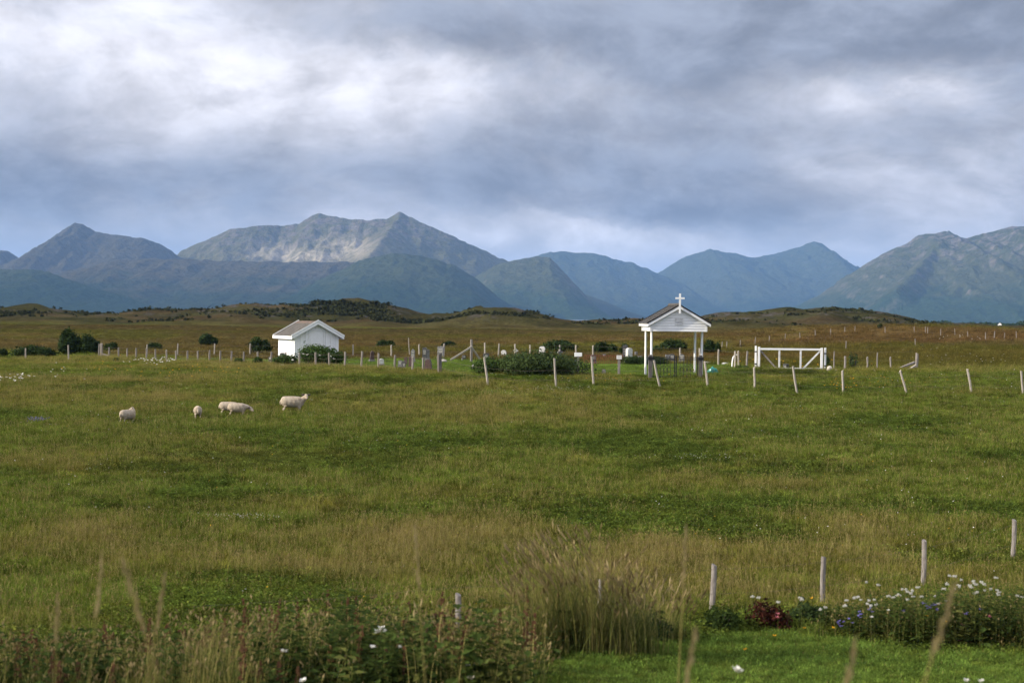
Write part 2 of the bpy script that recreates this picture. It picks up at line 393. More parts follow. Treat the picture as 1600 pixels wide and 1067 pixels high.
# ================================================================== THE SETTING
# ---- ground sheet
def build_ground():
    ds = [-60.0]
    while ds[-1] < 42000:
        d = ds[-1]; ds.append(d + (2.0 if d < 8 else max(0.35, d * 0.0125)))
    ds = np.array(ds); nc = 330
    tt = np.linspace(-1, 1, nc); tt = np.sign(tt) * (0.55 * np.abs(tt) + 0.45 * np.abs(tt) ** 3)
    hw = 40 + 0.95 * np.maximum(ds, 0)
    X = hw[:, None] * tt[None, :]; D = np.repeat(ds[:, None], nc, 1)
    Z = H(X, D)
    V = np.stack([X, D, Z], -1).reshape(-1, 3)
    me = np_mesh('ground', V, grid_faces(len(ds), nc))
    c = albedo(X.ravel(), D.ravel()); dd_ = D.ravel(); soil = (1 - sstep(dd_, 95, 150)) * (1 - 0.5 * yard(X.ravel(), dd_))
    c = lerp(c, c * np.array((0.62, 0.50, 0.60)), soil); ca = me.color_attributes.new('cover', 'FLOAT_COLOR', 'POINT')
    ca.data.foreach_set('color', np.concatenate([c, np.ones((len(c), 1))], 1).astype(np.float32).ravel())
    m = bpy.data.materials.new('turf'); m.use_nodes = True; t = m.node_tree; t.nodes.clear(); b = NB(t)
    a = b.n('ShaderNodeAttribute', attribute_name='cover').outputs[0]
    pos = b.n('ShaderNodeNewGeometry').outputs['Position']
    n1 = b.noise(pos, 0.9, 6.0, 0.65); n2 = b.noise(pos, 7.0, 4.0, 0.6); n3 = b.noise(b.vm('MULTIPLY', pos, (1, 0.6, 1)), 0.11, 8.0, 0.66)
    g = b.m('MULTIPLY', b.m('MULTIPLY', b.ramp(n1, 0.25, 0.75, 0.62, 1.35), b.ramp(n2, 0.25, 0.75, 0.7, 1.3)), b.ramp(n3, 0.3, 0.7, 0.65, 1.35))
    c = b.mix(1.0, a, b.n('ShaderNodeCombineColor', i_0=g, i_1=g, i_2=g).outputs[0], 'MULTIPLY')
    # bare rock showing through on the knolls
    sp = b.n('ShaderNodeSeparateXYZ'); t.links.new(pos, sp.inputs[0])
    far = b.ramp(sp.outputs[1], 340, 400)
    rk = b.m('MULTIPLY', far, b.m('MULTIPLY', b.ramp(b.noise(b.vm('MULTIPLY', pos, (1, 0.7, 2.5)), 0.13, 7.0, 0.66), 0.54, 0.60), b.ramp(sp.outputs[2], 1.5, 3.5)))
    c = b.mix(rk, c, b.mix(b.ramp(n1, 0.3, 0.7), col4((0.085, 0.076, 0.07)), col4((0.040, 0.036, 0.032))))
    p = b.n('ShaderNodeBsdfDiffuse'); t.links.new(c, p.inputs['Color'])
    bn = b.n('ShaderNodeBump'); bn.inputs['Strength'].default_value = 0.9; bn.inputs['Distance'].default_value = 0.5
    t.links.new(b.m('ADD', b.m('MULTIPLY', n1, 0.6), b.m('MULTIPLY', n3, 3.0)), bn.inputs['Height']); t.links.new(bn.outputs[0], p.inputs['Normal'])
    o = b.n('ShaderNodeOutputMaterial'); t.links.new(p.outputs[0], o.inputs[0])
    tag(link('ground', me, m), kind='structure')
build_ground()

# ---- sound of sea water between the moor and the mountains
def build_sea():
    m = bpy.data.materials.new('sea_water'); m.use_nodes = True; t = m.node_tree; t.nodes.clear(); b = NB(t)
    pos = b.n('ShaderNodeNewGeometry').outputs['Position']
    p = b.n('ShaderNodeBsdfPrincipled'); p.inputs['Base Color'].default_value = (0.03, 0.05, 0.06, 1); p.inputs['Roughness'].default_value = 0.25
    bn = b.n('ShaderNodeBump'); bn.inputs['Strength'].default_value = 0.6; bn.inputs['Distance'].default_value = 1.0
    t.links.new(b.noise(pos, 0.12, 5.0, 0.6), bn.inputs['Height']); t.links.new(bn.outputs[0], p.inputs['Normal'])
    o = b.n('ShaderNodeOutputMaterial'); t.links.new(p.outputs[0], o.inputs[0])
    z = CAMZ - 6.5
    V = np.array([(-2600, 1300, z), (2600, 1300, z), (14000, 14500, z), (-14000, 14500, z)])
    tag(link('sea', np_mesh('sea', V, np.array([[0, 1, 2, 3]])), m), kind='structure')
build_sea()

# ---- mountains
def mountain_mat(name, low, mid, rock, rock_amt=0.5, z_rock=250.0, scree_sun_tint=None):
    m = bpy.data.materials.new(name); m.use_nodes = True; t = m.node_tree; t.nodes.clear(); b = NB(t)
    g = b.n('ShaderNodeNewGeometry'); pos = g.outputs['Position']
    sp = b.n('ShaderNodeSeparateXYZ'); t.links.new(pos, sp.inputs[0]); sn = b.n('ShaderNodeSeparateXYZ'); t.links.new(g.outputs['Normal'], sn.inputs[0])
    n1 = b.noise(pos, 0.0035, 8.0, 0.62); n2 = b.noise(b.vm('MULTIPLY', pos, (1, 1, 0.25)), 0.016, 7.0, 0.65); n3 = b.noise(pos, 0.035, 5.0, 0.6)
    h = b.m('ADD', sp.outputs[2], b.m('MULTIPLY', b.m('SUBTRACT', n1, 0.5), 420.0))
    c = b.mix(b.ramp(h, 60, 230), col4(low), col4(mid))
    c = b.mix(b.ramp(n3, 0.35, 0.7, 0.0, 0.6), c, b.mix(1.0, c, col4((0.45, 0.5, 0.5)), 'MULTIPLY'))
    steep = b.ramp(sn.outputs[2], 0.90, 0.60)
    rk = b.m('MULTIPLY', b.m('MAXIMUM', steep, b.ramp(h, z_rock, z_rock + 260)), b.ramp(n2, 0.62 - 0.3 * rock_amt, 0.72 - 0.2 * rock_amt))
    c = b.mix(rk, c, b.mix(b.ramp(n3, 0.3, 0.7), col4(rock), col4(tuple(q * 0.55 for q in rock))))
    if scree_sun_tint:
        sa = b.n('ShaderNodeAttribute', attribute_name='scree_sun_tint').outputs['Fac']
        c = b.mix(b.m('MULTIPLY', sa, b.ramp(n2, 0.28, 0.62)), c, col4(scree_sun_tint))  # pale scree colour that also paints in sunlight on the bowl
    p = b.n('ShaderNodeBsdfDiffuse'); t.links.new(c, p.inputs['Color'])
    bn = b.n('ShaderNodeBump'); bn.inputs['Strength'].default_value = 1.0; bn.inputs['Distance'].default_value = 45.0
    t.links.new(b.m('ADD', n2, b.m('MULTIPLY', n3, 0.35)), bn.inputs['Height']); t.links.new(bn.outputs[0], p.inputs['Normal'])
    o = b.n('ShaderNodeOutputMaterial'); t.links.new(p.outputs[0], o.inputs[0]); return m
ROCKM = mountain_mat('mountain_bare', (0.038, 0.048, 0.018), (0.098, 0.092, 0.034), (0.165, 0.14, 0.11), 0.6, 300, scree_sun_tint=(0.42, 0.36, 0.27))
FORESTM = mountain_mat('mountain_wooded', (0.022, 0.038, 0.014), (0.050, 0.060, 0.023), (0.12, 0.11, 0.10), 0.25, 420)
HEATHM = mountain_mat('mountain_heath', (0.028, 0.039, 0.017), (0.072, 0.062, 0.032), (0.14, 0.12, 0.11), 0.4, 330)
CRAGM = mountain_mat('mountain_crags', (0.030, 0.050, 0.017), (0.066, 0.072, 0.028), (0.17, 0.15, 0.125), 0.6, 230)

def mountain(name, D, prof, mtl, front, back, seed, power=1.25, rough=0.20, gully=1.0, spurs=(), scree_sun_tint=None):
    px = np.array([p for p, q in prof], float)
    xs_ = np.array([at(p, q, D).x for p, q in prof]); zs_ = np.array([at(p, q, D).z for p, q in prof])
    nx = int(max(120, (px[-1] - px[0]) / 2.6)); nv = 120
    xs = np.linspace(xs_[0], xs_[-1], nx); h0 = np.interp(xs, xs_, zs_)
    jag = (fbm(xs / (D * 0.006), xs * 0 + 3, seed + 9, 4, 0.6) - 0.5) * D * 0.0022
    h0 = h0 + jag * sstep(h0, 60, 260)
    v = np.concatenate([np.linspace(-1, 0, 84) , np.linspace(0, 1, 37)[1:]]); v = np.sign(v) * np.abs(v) ** 1.15
    base = -12.0
    X = np.repeat(xs[None, :], len(v), 0); VV = np.repeat(v[:, None], nx, 1); H0 = np.repeat(h0[None, :], len(v), 0)
    wob = (fbm(X / (D * 0.05), VV * 0 + 1, seed + 2, 3) - 0.5) * 0.12 * D * 0.3
    Y = D + wob + np.where(VV < 0, VV * front, VV * back)
    prof_f = (1 - np.abs(VV)) ** np.where(VV < 0, power, 1.1)
    Z = base + (H0 - base) * prof_f
    s1 = D * 0.055
    rg = ridged(X / s1 + 0.25 * fbm(X / s1, Y / s1, seed + 40, 2), Y / (s1 * 3.2), seed, 6) - 0.6
    env = np.abs(VV) ** 0.8 * (1 - np.abs(VV)) ** 0.5 * 2.0
    Z = Z + (H0 - base) * rough * gully * rg * env
    s2 = D * 0.016
    Z = Z + (H0 - base) * 0.12 * gully * (ridged(X / s2 + 0.5 * fbm(X / s2, Y / s2, seed + 44, 2), Y / (s2 * 4.5), seed + 70, 4) - 0.6) * np.minimum(1, np.abs(VV) * 6) * (1 - np.abs(VV)) ** 0.4
    Z = Z + (fbm(X / (D * 0.008), Y / (D * 0.008), seed + 5, 5, 0.6) - 0.5) * (H0 - base) * 0.10 * np.minimum(1, np.abs(VV) * 9) * (1 - np.abs(VV)) ** 0.3
    for (p0, q0, p1, q1, dfr, slope) in spurs:
        a = at(p0, q0, D); bq = at(p1, q1, D - dfr * front)
        ax, ay, az = a.x, D, a.z; bx, by, bz = bq.x, D - dfr * front, bq.z
        L2 = (bx - ax) ** 2 + (by - ay) ** 2
        t = np.clip(((X - ax) * (bx - ax) + (Y - ay) * (by - ay)) / L2, 0, 1)
        dist = np.hypot(X - (ax + t * (bx - ax)), Y - (ay + t * (by - ay)))
        crest = az + (bz - az) * t ** 0.85 - dist * slope + (fbm(X / (D * .012), Y / (D * .012), seed + 60, 4) - .5) * 30 * np.minimum(1, t * 6)
        Z = np.where(Y < D, np.maximum(Z, np.where(t > 0.0, crest, -99)), Z)
    Z = np.maximum(Z, base - 5)
    V = np.stack([X, Y, Z], -1).reshape(-1, 3)
    me = np_mesh(name, V, grid_faces(len(v), nx))
    if scree_sun_tint:
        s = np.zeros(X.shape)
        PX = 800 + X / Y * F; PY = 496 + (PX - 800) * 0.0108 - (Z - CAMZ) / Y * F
        for (cx, cy, rx, ry, amt) in scree_sun_tint: s = np.maximum(s, amt * np.exp(-((PX - cx) / rx) ** 2 - ((PY - cy) / ry) ** 2) * (VV < 0))  # soft spots, set from the camera's view, for scree and painted sunlight
        at_ = me.attributes.new('scree_sun_tint', 'FLOAT', 'POINT'); at_.data.foreach_set('value', np.clip(s, 0, 1).astype(np.float32).ravel())
    return tag(link(name, me, mtl), kind='structure')

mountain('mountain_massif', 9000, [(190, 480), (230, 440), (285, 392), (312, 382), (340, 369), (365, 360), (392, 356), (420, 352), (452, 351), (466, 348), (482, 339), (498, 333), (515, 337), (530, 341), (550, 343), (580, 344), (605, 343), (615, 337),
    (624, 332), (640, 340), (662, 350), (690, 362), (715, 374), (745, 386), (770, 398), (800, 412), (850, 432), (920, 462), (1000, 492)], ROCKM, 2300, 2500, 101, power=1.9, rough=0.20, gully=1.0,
    spurs=[(624, 332, 572, 404, 0.55, 0.55)], scree_sun_tint=[(475, 400, 85, 11, 1.0), (540, 388, 45, 18, 0.9), (420, 392, 40, 14, 0.6)])
mountain('mountain_peak', 8600, [(-330, 430), (-200, 402), (-120, 396), (-40, 391), (8, 391), (22, 404), (40, 396), (62, 386), (85, 370), (105, 356), (121, 348), (134, 352), (150, 361), (175, 367), (205, 370), (230, 373), (250, 381), (270, 392), (300, 412), (340, 440), (400, 478)], HEATHM, 2000, 2000, 111, power=1.2, rough=0.16)
mountain('mountain_moor_slope', 7400, [(20, 478), (80, 440), (130, 418), (180, 408), (240, 404), (320, 406), (400, 408), (470, 409), (530, 409), (575, 412), (620, 418), (660, 428), (700, 440), (740, 458), (780, 478), (820, 492)], HEATHM, 1900, 1500, 121, power=0.95, rough=0.13)
mountain('mountain_foothill', 6700, [(380, 490), (430, 470), (480, 447), (530, 424), (562, 408), (585, 402), (608, 398), (632, 396), (655, 399), (685, 407), (715, 418), (738, 431), (760, 448), (782, 467), (810, 483), (850, 495)], FORESTM, 1300, 1300, 126, power=0.9, rough=0.10)
mountain('mountain_wooded_slope', 6000, [(-420, 400), (-260, 408), (-100, 416), (0, 420), (45, 421), (75, 424), (105, 435), (140, 446), (185, 459), (235, 472), (290, 483), (340, 488)], FORESTM, 1100, 1300, 131, power=0.95, rough=0.12)
mountain('mountain_spur', 8000, [(640, 490), (690, 462), (740, 432), (785, 410), (815, 404), (840, 402), (858, 402), (868, 411), (885, 430), (905, 452), (925, 474), (948, 494), (965, 499)], CRAGM, 1300, 1600, 141, power=1.05, rough=0.14)
mountain('mountain_far_ridge', 12500, [(700, 470), (760, 430), (820, 404), (858, 396), (880, 392), (900, 394), (925, 396), (950, 401), (980, 408), (1005, 416), (1030, 426), (1060, 440), (1110, 465), (1180, 496)], FORESTM, 2500, 2500, 151, power=1.15, rough=0.14)
mountain('mountain_far_twin_peaks', 13500, [(900, 490), (960, 462), (1005, 438), (1035, 422), (1062, 406), (1080, 399), (1098, 394), (1108, 389), (1122, 393), (1145, 396), (1170, 404), (1195, 401), (1225, 393), (1248, 386), (1262, 380), (1272, 378), (1284, 381), (1298, 392), (1318, 408), (1340, 419), (1370, 440), (1420, 470), (1480, 498)], FORESTM, 3000, 2500, 161, power=1.1, rough=0.15)
mountain('mountain_crags', 8200, [(1180, 500), (1250, 484), (1300, 458), (1340, 424), (1362, 409), (1385, 396), (1405, 387), (1425, 377), (1440, 367), (1458, 363), (1470, 364), (1482, 360), (1492, 366), (1503, 371), (1520, 371), (1540, 364), (1560, 359), (1580, 355), (1610, 353), (1680, 345), (1760, 338), (1880, 350), (2050, 380), (2250, 440)], CRAGM, 2100, 2400, 171, power=1.05, rough=0.22, gully=1.2,
    spurs=[(1482, 360, 1400, 450, 0.55, 0.7), (1580, 355, 1490, 455, 0.55, 0.7)])

# ---- the air: one closed box of thin haze round the whole place
def build_haze():
    mb = MB(); mb.box(-24000, 24000, -9000, 43500, CAMZ - 30, 760.0)
    m = bpy.data.materials.new('haze'); m.use_nodes = True; t = m.node_tree; t.nodes.clear(); b = NB(t)
    v = b.n('ShaderNodeVolumePrincipled'); v.inputs['Color'].default_value = (0.27, 0.52, 1.0, 1); v.inputs['Density'].default_value = 4.3e-5; v.inputs['Anisotropy'].default_value = 0.0
    o = b.n('ShaderNodeOutputMaterial'); t.links.new(v.outputs[0], o.inputs['Volume'])
    tag(mb.build('haze', m), kind='stuff')
build_haze()

# ================================================================== BUILDINGS, GATES, FENCES, STONES
WHITE = mat('white_paint', (0.87, 0.87, 0.865), 0.55, 0.03, 3.0, 0.1, 14, second=(0.82, 0.82, 0.81))
WHITEW = mat('worn_white_paint', (0.76, 0.76, 0.75), 0.6, 0.06, 5.0, 0.2, 14, second=(0.58, 0.57, 0.55))
SLATE = mat('weathered_shingle', (0.105, 0.096, 0.084), 0.9, 0.3, 2.2, 0.5, 9, second=(0.06, 0.056, 0.05))
SLATE2 = mat('rusty_shingle', (0.15, 0.105, 0.08), 0.9, 0.25, 2.5, 0.5, 9, second=(0.14, 0.10, 0.08))
DTILE = mat('dark_roof_tile', (0.045, 0.042, 0.040), 0.8, 0.25, 3.0, 0.4, 10, second=(0.085, 0.08, 0.072))
DEDGE = mat('black_roof_edge', (0.018, 0.016, 0.015), 0.6, 0.1)
IRON = mat('black_iron', (0.018, 0.018, 0.020), 0.5, 0.1, 10)
WOODG = mat('grey_weathered_wood', (0.26, 0.235, 0.205), 0.9, 0.2, 4.0, 0.5, 18, second=(0.19, 0.165, 0.14), stretch=(6, 6, 0.8))
WOODP = mat('pale_weathered_wood', (0.40, 0.36, 0.30), 0.9, 0.15, 4.0, 0.4, 18, second=(0.27, 0.24, 0.20), stretch=(6, 6, 0.8))
WOODN = mat('silver_grey_wood', (0.29, 0.26, 0.235), 0.9, 0.16, 4.0, 0.6, 22, second=(0.17, 0.15, 0.135), stretch=(6, 6, 0.8))
WOODD = mat('dark_weathered_wood', (0.14, 0.125, 0.115), 0.9, 0.2, 4.0, 0.5, 18, second=(0.08, 0.07, 0.065), stretch=(6, 6, 0.8))
WIRE = mat('rusty_wire', (0.14, 0.11, 0.09), 0.7, 0.2, 8)
GRAN = mat('dark_granite', (0.045, 0.045, 0.048), 0.35, 0.25, 14, second=(0.075, 0.072, 0.07), spec=0.5)
GRANB = mat('brown_granite', (0.085, 0.050, 0.042), 0.5, 0.25, 12, second=(0.055, 0.036, 0.032))
GRANG = mat('grey_granite', (0.20, 0.195, 0.19), 0.7, 0.25, 10, 0.3, 16, second=(0.11, 0.11, 0.105))
MARB = mat('pale_marble', (0.62, 0.61, 0.58), 0.6, 0.12, 6, second=(0.42, 0.41, 0.39))
GOLD = mat('pale_lettering', (0.50, 0.48, 0.42), 0.6, 0.1)

def gable_poly(hw, z0, eave, apex): return [(-hw, z0), (hw, z0), (hw, eave), (0, apex), (-hw, eave)]

# ---- white storage shed
def build_shed():
    loc = on_ground(481, 104.0, 556); loc.z -= 0.05
    t = empty('storage_shed', loc, R(27.5), 'small white wooden shed with weathered shingle roof and chevron boarded door', 'shed')
    hw, L, ev, apex = 1.62, 3.7, 1.72, 2.63
    ft = -L / 2                                                   # front plane (local y)
    core = MB(); core.prism(gable_poly(hw - 0.03, -0.3, ev - 0.02, apex - 0.03), ft + 0.03, L / 2); core.build('wall', WHITE, t)
    # vertical boards and battens of the gable, door opening left free
    dw = 0.56
    n = 17; wd = 2 * hw / n
    for i in range(n):
        x0 = -hw + i * wd; x1 = x0 + wd - 0.012; xc = (x0 + x1) / 2
        zt = lambda x: ev + (apex - ev) * (1 - abs(x) / hw) - 0.02
        z0 = 2.03 if abs(xc) < dw else -0.25
        off = 0.0 if i % 2 else 0.022
        m = MB(); poly = [(x0, z0), (x1, z0), (x1, zt(x1))] + ([(0, zt(0))] if x0 < 0 < x1 else []) + [(x0, zt(x0))]
        m.prism(poly, ft - 0.012 - off, ft + 0.03); m.build('gable_board', WHITE, t)
    # door with chevron boarding
    d = MB(); d.box(-dw + 0.02, dw - 0.02, ft - 0.012, ft + 0.03, 0.0, 2.0)
    door = d.build('door', WHITE, t)
    ch = MB()
    k = 0
    z = -0.5
    while z < 2.3:
        for s in (-1, 1):
            pts = []
            for (u, dz) in ((0.0, 0.45), (dw - 0.06, 0.0)):
                pts.append((s * u, z + dz))
            (xa, za), (xb, zb) = pts
            if max(za, zb) < 1.97 and min(za, zb) > 0.03:
                ch.prism([(xa, za), (xb, zb), (xb, zb + 0.095), (xa, za + 0.095)], ft - 0.030, ft - 0.012)
        z += 0.107
    ch.build('chevron_boards', WHITE, door)
    fr = MB(); fr.box(-dw - 0.05, -dw + 0.03, ft - 0.05, ft, -0.1, 2.08); fr.box(dw - 0.03, dw + 0.05, ft - 0.05, ft, -0.1, 2.08); fr.box(-dw - 0.05, dw + 0.05, ft - 0.052, ft, 2.02, 2.10)
    fr.build('door_frame', WHITE, t)
    hd = MB(); hd.box(-0.36, -0.31, ft - 0.07, ft - 0.03, 0.95, 1.06); hd.bar((-0.36, ft - 0.05, 0.90), (-0.26, ft - 0.05, 1.08), 0.02, 0.02); hd.build('door_handle', IRON, door)
    hg = MB(); hg.bar((0.22, ft - 0.04, 1.12), (0.36, ft - 0.04, 0.92), 0.03, 0.02); hg.bar((0.40, ft - 0.04, 1.0), (0.40, ft - 0.04, 0.86), 0.03, 0.02); hg.build('hinge', IRON, door)
    vt = MB(); vt.box(-0.98, -0.80, ft - 0.06, ft - 0.02, 1.24, 1.36); vv = vt.build('vent', WHITE, t)
    sl = MB(); sl.box(-0.95, -0.83, ft - 0.066, ft - 0.058, 1.29, 1.32); sl.build('vent_slot', IRON, vv)
    # clapboards of the left side
    nb = 14
    for i in range(nb):
        z0 = -0.2 + i * (ev + 0.2) / nb
        m = MB(); m.add([(-hw - 0.028, ft, z0), (-hw - 0.008, ft, z0 + 0.142), (-hw + 0.03, ft, z0 + 0.142), (-hw + 0.03, ft, z0), (-hw - 0.028, L / 2, z0), (-hw - 0.008, L / 2, z0 + 0.142), (-hw + 0.03, L / 2, z0 + 0.142), (-hw + 0.03, L / 2, z0)],
                        [(0, 1, 2, 3), (4, 5, 6, 7), (0, 1, 5, 4), (1, 2, 6, 5), (2, 3, 7, 6), (3, 0, 4, 7)])
        m.build('side_board', WHITE, t)
    for sx in (-1, 1):
        m = MB(); m.box(sx * hw - 0.05, sx * hw + 0.05, ft - 0.045, ft + 0.06, -0.25, ev - 0.03); m.build('corner_board', WHITE, t)
    # roof
    oh, of_ = 0.34, 0.32
    sl_ = (apex - ev) / hw
    ex = hw + oh; ez = ev - oh * sl_
    roof = MB()
    for s in (-1, 1):
        roof.add([(0, ft - of_, apex + 0.02), (s * ex, ft - of_, ez + 0.02), (s * ex, L / 2 + 0.3, ez + 0.02), (0, L / 2 + 0.3, apex + 0.02),
                  (0, ft - of_, apex + 0.10), (s * ex, ft - of_, ez + 0.10), (s * ex, L / 2 + 0.3, ez + 0.10), (0, L / 2 + 0.3, apex + 0.10)],
                 [(0, 1, 2, 3), (4, 5, 6, 7), (0, 1, 5, 4), (1, 2, 6, 5), (2, 3, 7, 6), (3, 0, 4, 7)])
    rf = roof.build('roof', WOODG, t)
    sh = MB(); rng = random.Random(5); rows = 13; slope_len = math.hypot(ex, apex - ez)
    for s in (-1, 1):
        for r in range(rows):
            a0 = r / rows; a1 = (r + 1.25) / rows; y = ft - of_ + 0.03
            while y < L / 2 + 0.27:
                wdt = rng.uniform(0.16, 0.30); y1 = min(y + wdt, L / 2 + 0.28); j = rng.uniform(0, 0.012)
                xa, xb = s * ex * (1 - a0), s * ex * (1 - min(a1, 1)); za = ez + (apex - ez) * a0 + 0.12 + j; zb = ez + (apex - ez) * min(a1, 1) + 0.105
                sh.add([(xa, y + 0.006, za), (xa, y1 - 0.006, za), (xb, y1 - 0.006, zb), (xb, y + 0.006, zb), (xa, y + 0.006, za - 0.03), (xa, y1 - 0.006, za - 0.03)], [(0, 1, 2, 3), (0, 4, 5, 1)], 1 if (r > 10 and rng.random() < 0.8) else 0)
                y = y1
    tag(sh.build('shingles', [SLATE, SLATE2], rf), kind='stuff')
    for s in (-1, 1):
        m = MB(); a = 0.20
        m.prism([(0, apex + 0.16), (s * (ex + 0.02), ez + 0.16), (s * (ex + 0.02), ez - a + 0.10), (0, apex - a + 0.07)], ft - of_ - 0.03, ft - of_ + 0.004); m.build('barge_board', WHITE, t)
        m = MB(); m.prism([(0, apex + 0.20), (s * (ex + 0.05), ez + 0.20), (s * (ex + 0.05), ez + 0.10), (0, apex + 0.10)], ft - of_ - 0.065, ft - of_ - 0.028); m.build('roof_trim', WHITE, t)
        m = MB(); m.prism([(0, apex + 0.16), (s * (ex + 0.02), ez + 0.16), (s * (ex + 0.02), ez - a + 0.10), (0, apex - a + 0.07)], L / 2 + 0.30, L / 2 + 0.334); m.build('barge_board', WHITE, t)
        m = MB(); m.box(s * ex - 0.015, s * ex + 0.02, ft - of_ + 0.006, L / 2 + 0.298, ez - 0.10, ez + 0.115); m.build('fascia_board', WHITE, t)
    m = MB(); m.box(-hw - 0.05, hw + 0.05, ft - 0.05, L / 2 + 0.03, -0.4, -0.21); m.build('plinth', GRANG, t)
build_shed()

# ---- roofed churchyard gateway with cross
GATE_D = 70.0
def build_gatehouse():
    loc = on_ground(1052.5, GATE_D + 1.6, 586); loc.z -= 0.02
    t = empty('lych_gate', loc, R(4.2), 'white roofed gateway on four thin posts with a cross', 'gateway')
    hw, L = 1.40, 2.40; zb, ev, apex = 2.27, 2.66, 3.47; ft = -L / 2
    zt = lambda x: ev + (apex - ev) * (1 - abs(x) / hw)
    core = MB(); core.prism(gable_poly(hw - 0.03, zb + 0.01, ev, apex - 0.03), ft + 0.03, L / 2 - 0.03); core.build('box_core', WHITE, t)
    n = 9; hh = (apex - zb) / n
    for sgn in (-1, 1):
        for i in range(n):
            z0 = zb + i * hh; z1 = z0 + hh - 0.012
            def hx(z): return (hw - 0.002) if z <= ev else hw * (1 - (z - ev) / (apex - ev))
            y0 = sgn * (L / 2 + 0.022); y1 = sgn * (L / 2 + 0.002); yi = sgn * (L / 2 - 0.03)
            if z1 > apex - 0.03: z1 = apex - 0.03
            a, b = hx(z0), hx(z1)
            m = MB(); m.add([(-a, y0, z0), (a, y0, z0), (b, y1, z1), (-b, y1, z1), (-a, yi, z0), (a, yi, z0), (b, yi, z1), (-b, yi, z1)],
                            [(0, 1, 2, 3), (4, 5, 6, 7), (0, 1, 5, 4), (1, 2, 6, 5), (2, 3, 7, 6), (3, 0, 4, 7)]); m.build('gable_plank', WHITE, t)
    for s in (-1, 1):
        for i in range(3):
            z0 = zb + i * 0.13; m = MB(); m.box(s * (hw - 0.02), s * (hw + 0.012 + 0.002 * i), ft + 0.05, L / 2 - 0.05, z0, z0 + 0.122); m.build('side_plank', WHITE, t)
        for yy in (ft, L / 2):
            m = MB(); m.box(s * hw - 0.055, s * hw + 0.028, yy - 0.03, yy + 0.03, zb - 0.006, ev - 0.02); m.build('corner_board', WHITE, t)
    oh, of_ = 0.16, 0.16; sl_ = (apex - ev) / hw; ex = hw + oh; ez = ev - oh * sl_
    roof = MB()
    for s in (-1, 1):
        roof.add([(0, ft - of_, apex), (s * ex, ft - of_, ez), (s * ex, L / 2 + of_, ez), (0, L / 2 + of_, apex), (0, ft - of_, apex + 0.07), (s * ex, ft - of_, ez + 0.07), (s * ex, L / 2 + of_, ez + 0.07), (0, L / 2 + of_, apex + 0.07)],
                 [(0, 1, 2, 3), (4, 5, 6, 7), (0, 1, 5, 4), (1, 2, 6, 5), (2, 3, 7, 6), (3, 0, 4, 7)])
    rf = roof.build('roof', WHITE, t)
    tl = MB(); rng = random.Random(3); rows = 8; ncol = 10
    for s in (-1, 1):
        for r in range(rows):
            a0 = r / rows; a1 = min(1, (r + 1.2) / rows); cw = (L + 2 * of_ + 0.06) / ncol
            for c in range(ncol):
                y = ft - of_ - 0.03 + c * cw
                for (ya, yb, hgt) in ((0, 0.35, 0.045), (0.35, 1.0, 0.015)):
                    j = rng.uniform(0, 0.008)
                    xa, xb = s * (ex + 0.04) * (1 - a0), s * (ex + 0.04) * (1 - a1); za = ez - 0.02 + (apex - ez + .02) * a0 + 0.10 + hgt + j; zz = ez - 0.02 + (apex - ez + .02) * a1 + 0.075 + hgt
                    tl.add([(xa, y + ya * cw, za), (xa, y + yb * cw, za), (xb, y + yb * cw, zz), (xb, y + ya * cw, zz), (xa, y + ya * cw, za - 0.05), (xa, y + yb * cw, za - 0.05)], [(0, 1, 2, 3), (0, 4, 5, 1)])
    tag(tl.build('roof_tiles', DTILE, rf), kind='stuff')
    rc = MB(); rc.tube([(0, ft - of_ - 0.03, apex + 0.12), (0, L / 2 + of_ + 0.03, apex + 0.12)], 0.085, 8); rc.build('ridge_cap', DTILE, rf)
    for s in (-1, 1):
        for yy in (ft - of_ - 0.028, L / 2 + of_ + 0.002):
            m = MB(); m.prism([(0, apex + 0.065), (s * (ex + 0.01), ez + 0.065), (s * (ex + 0.01), ez - 0.055), (0, apex - 0.065)], yy, yy + 0.026); m.build('barge_board', WHITE, t)
            m = MB(); m.prism([(0, apex + 0.145), (s * (ex + 0.05), ez + 0.135), (s * (ex + 0.05), ez + 0.068), (0, apex + 0.068)], yy - 0.012, yy + 0.038); m.build('verge_strip', DEDGE, rf)
        m = MB(); m.box(s * ex - 0.012, s * ex + 0.012, ft - of_, L / 2 + of_, ez - 0.05, ez + 0.055); m.build('fascia_board', WHITE, t)
    # vent in the gable
    v = MB(); v.box(-0.20, 0.20, ft - 0.045, ft - 0.005, 2.60, 2.64); v.box(-0.20, 0.20, ft - 0.045, ft - 0.005, 2.87, 2.91); v.box(-0.20, -0.165, ft - 0.044, ft - 0.005, 2.64, 2.87); v.box(0.165, 0.20, ft - 0.044, ft - 0.005, 2.64, 2.87)
    vo = v.build('vent', WHITEW, t)
    for i in range(4):
        m = MB(); m.bar((-0.17, ft - 0.028, 2.665 + i * 0.058), (0.17, ft - 0.028, 2.665 + i * 0.058), 0.008, 0.05, (0, 0.6, 1)); m.build('louvre', WHITEW, vo)
    m = MB(); m.box(-0.165, 0.165, ft - 0.020, ft - 0.017, 2.64, 2.87); m.build('vent_back', GRANG, vo)
    # cross in front of the ridge
    cy = ft - of_ - 0.06
    c = MB(); c.box(-0.045, 0.045, cy - 0.05, cy, 3.15, 4.14); co = c.build('cross_upright', WHITE, t)
    c = MB(); c.box(-0.225, 0.225, cy - 0.054, cy - 0.002, 3.86, 3.95); c.build('cross_arm', WHITE, co)
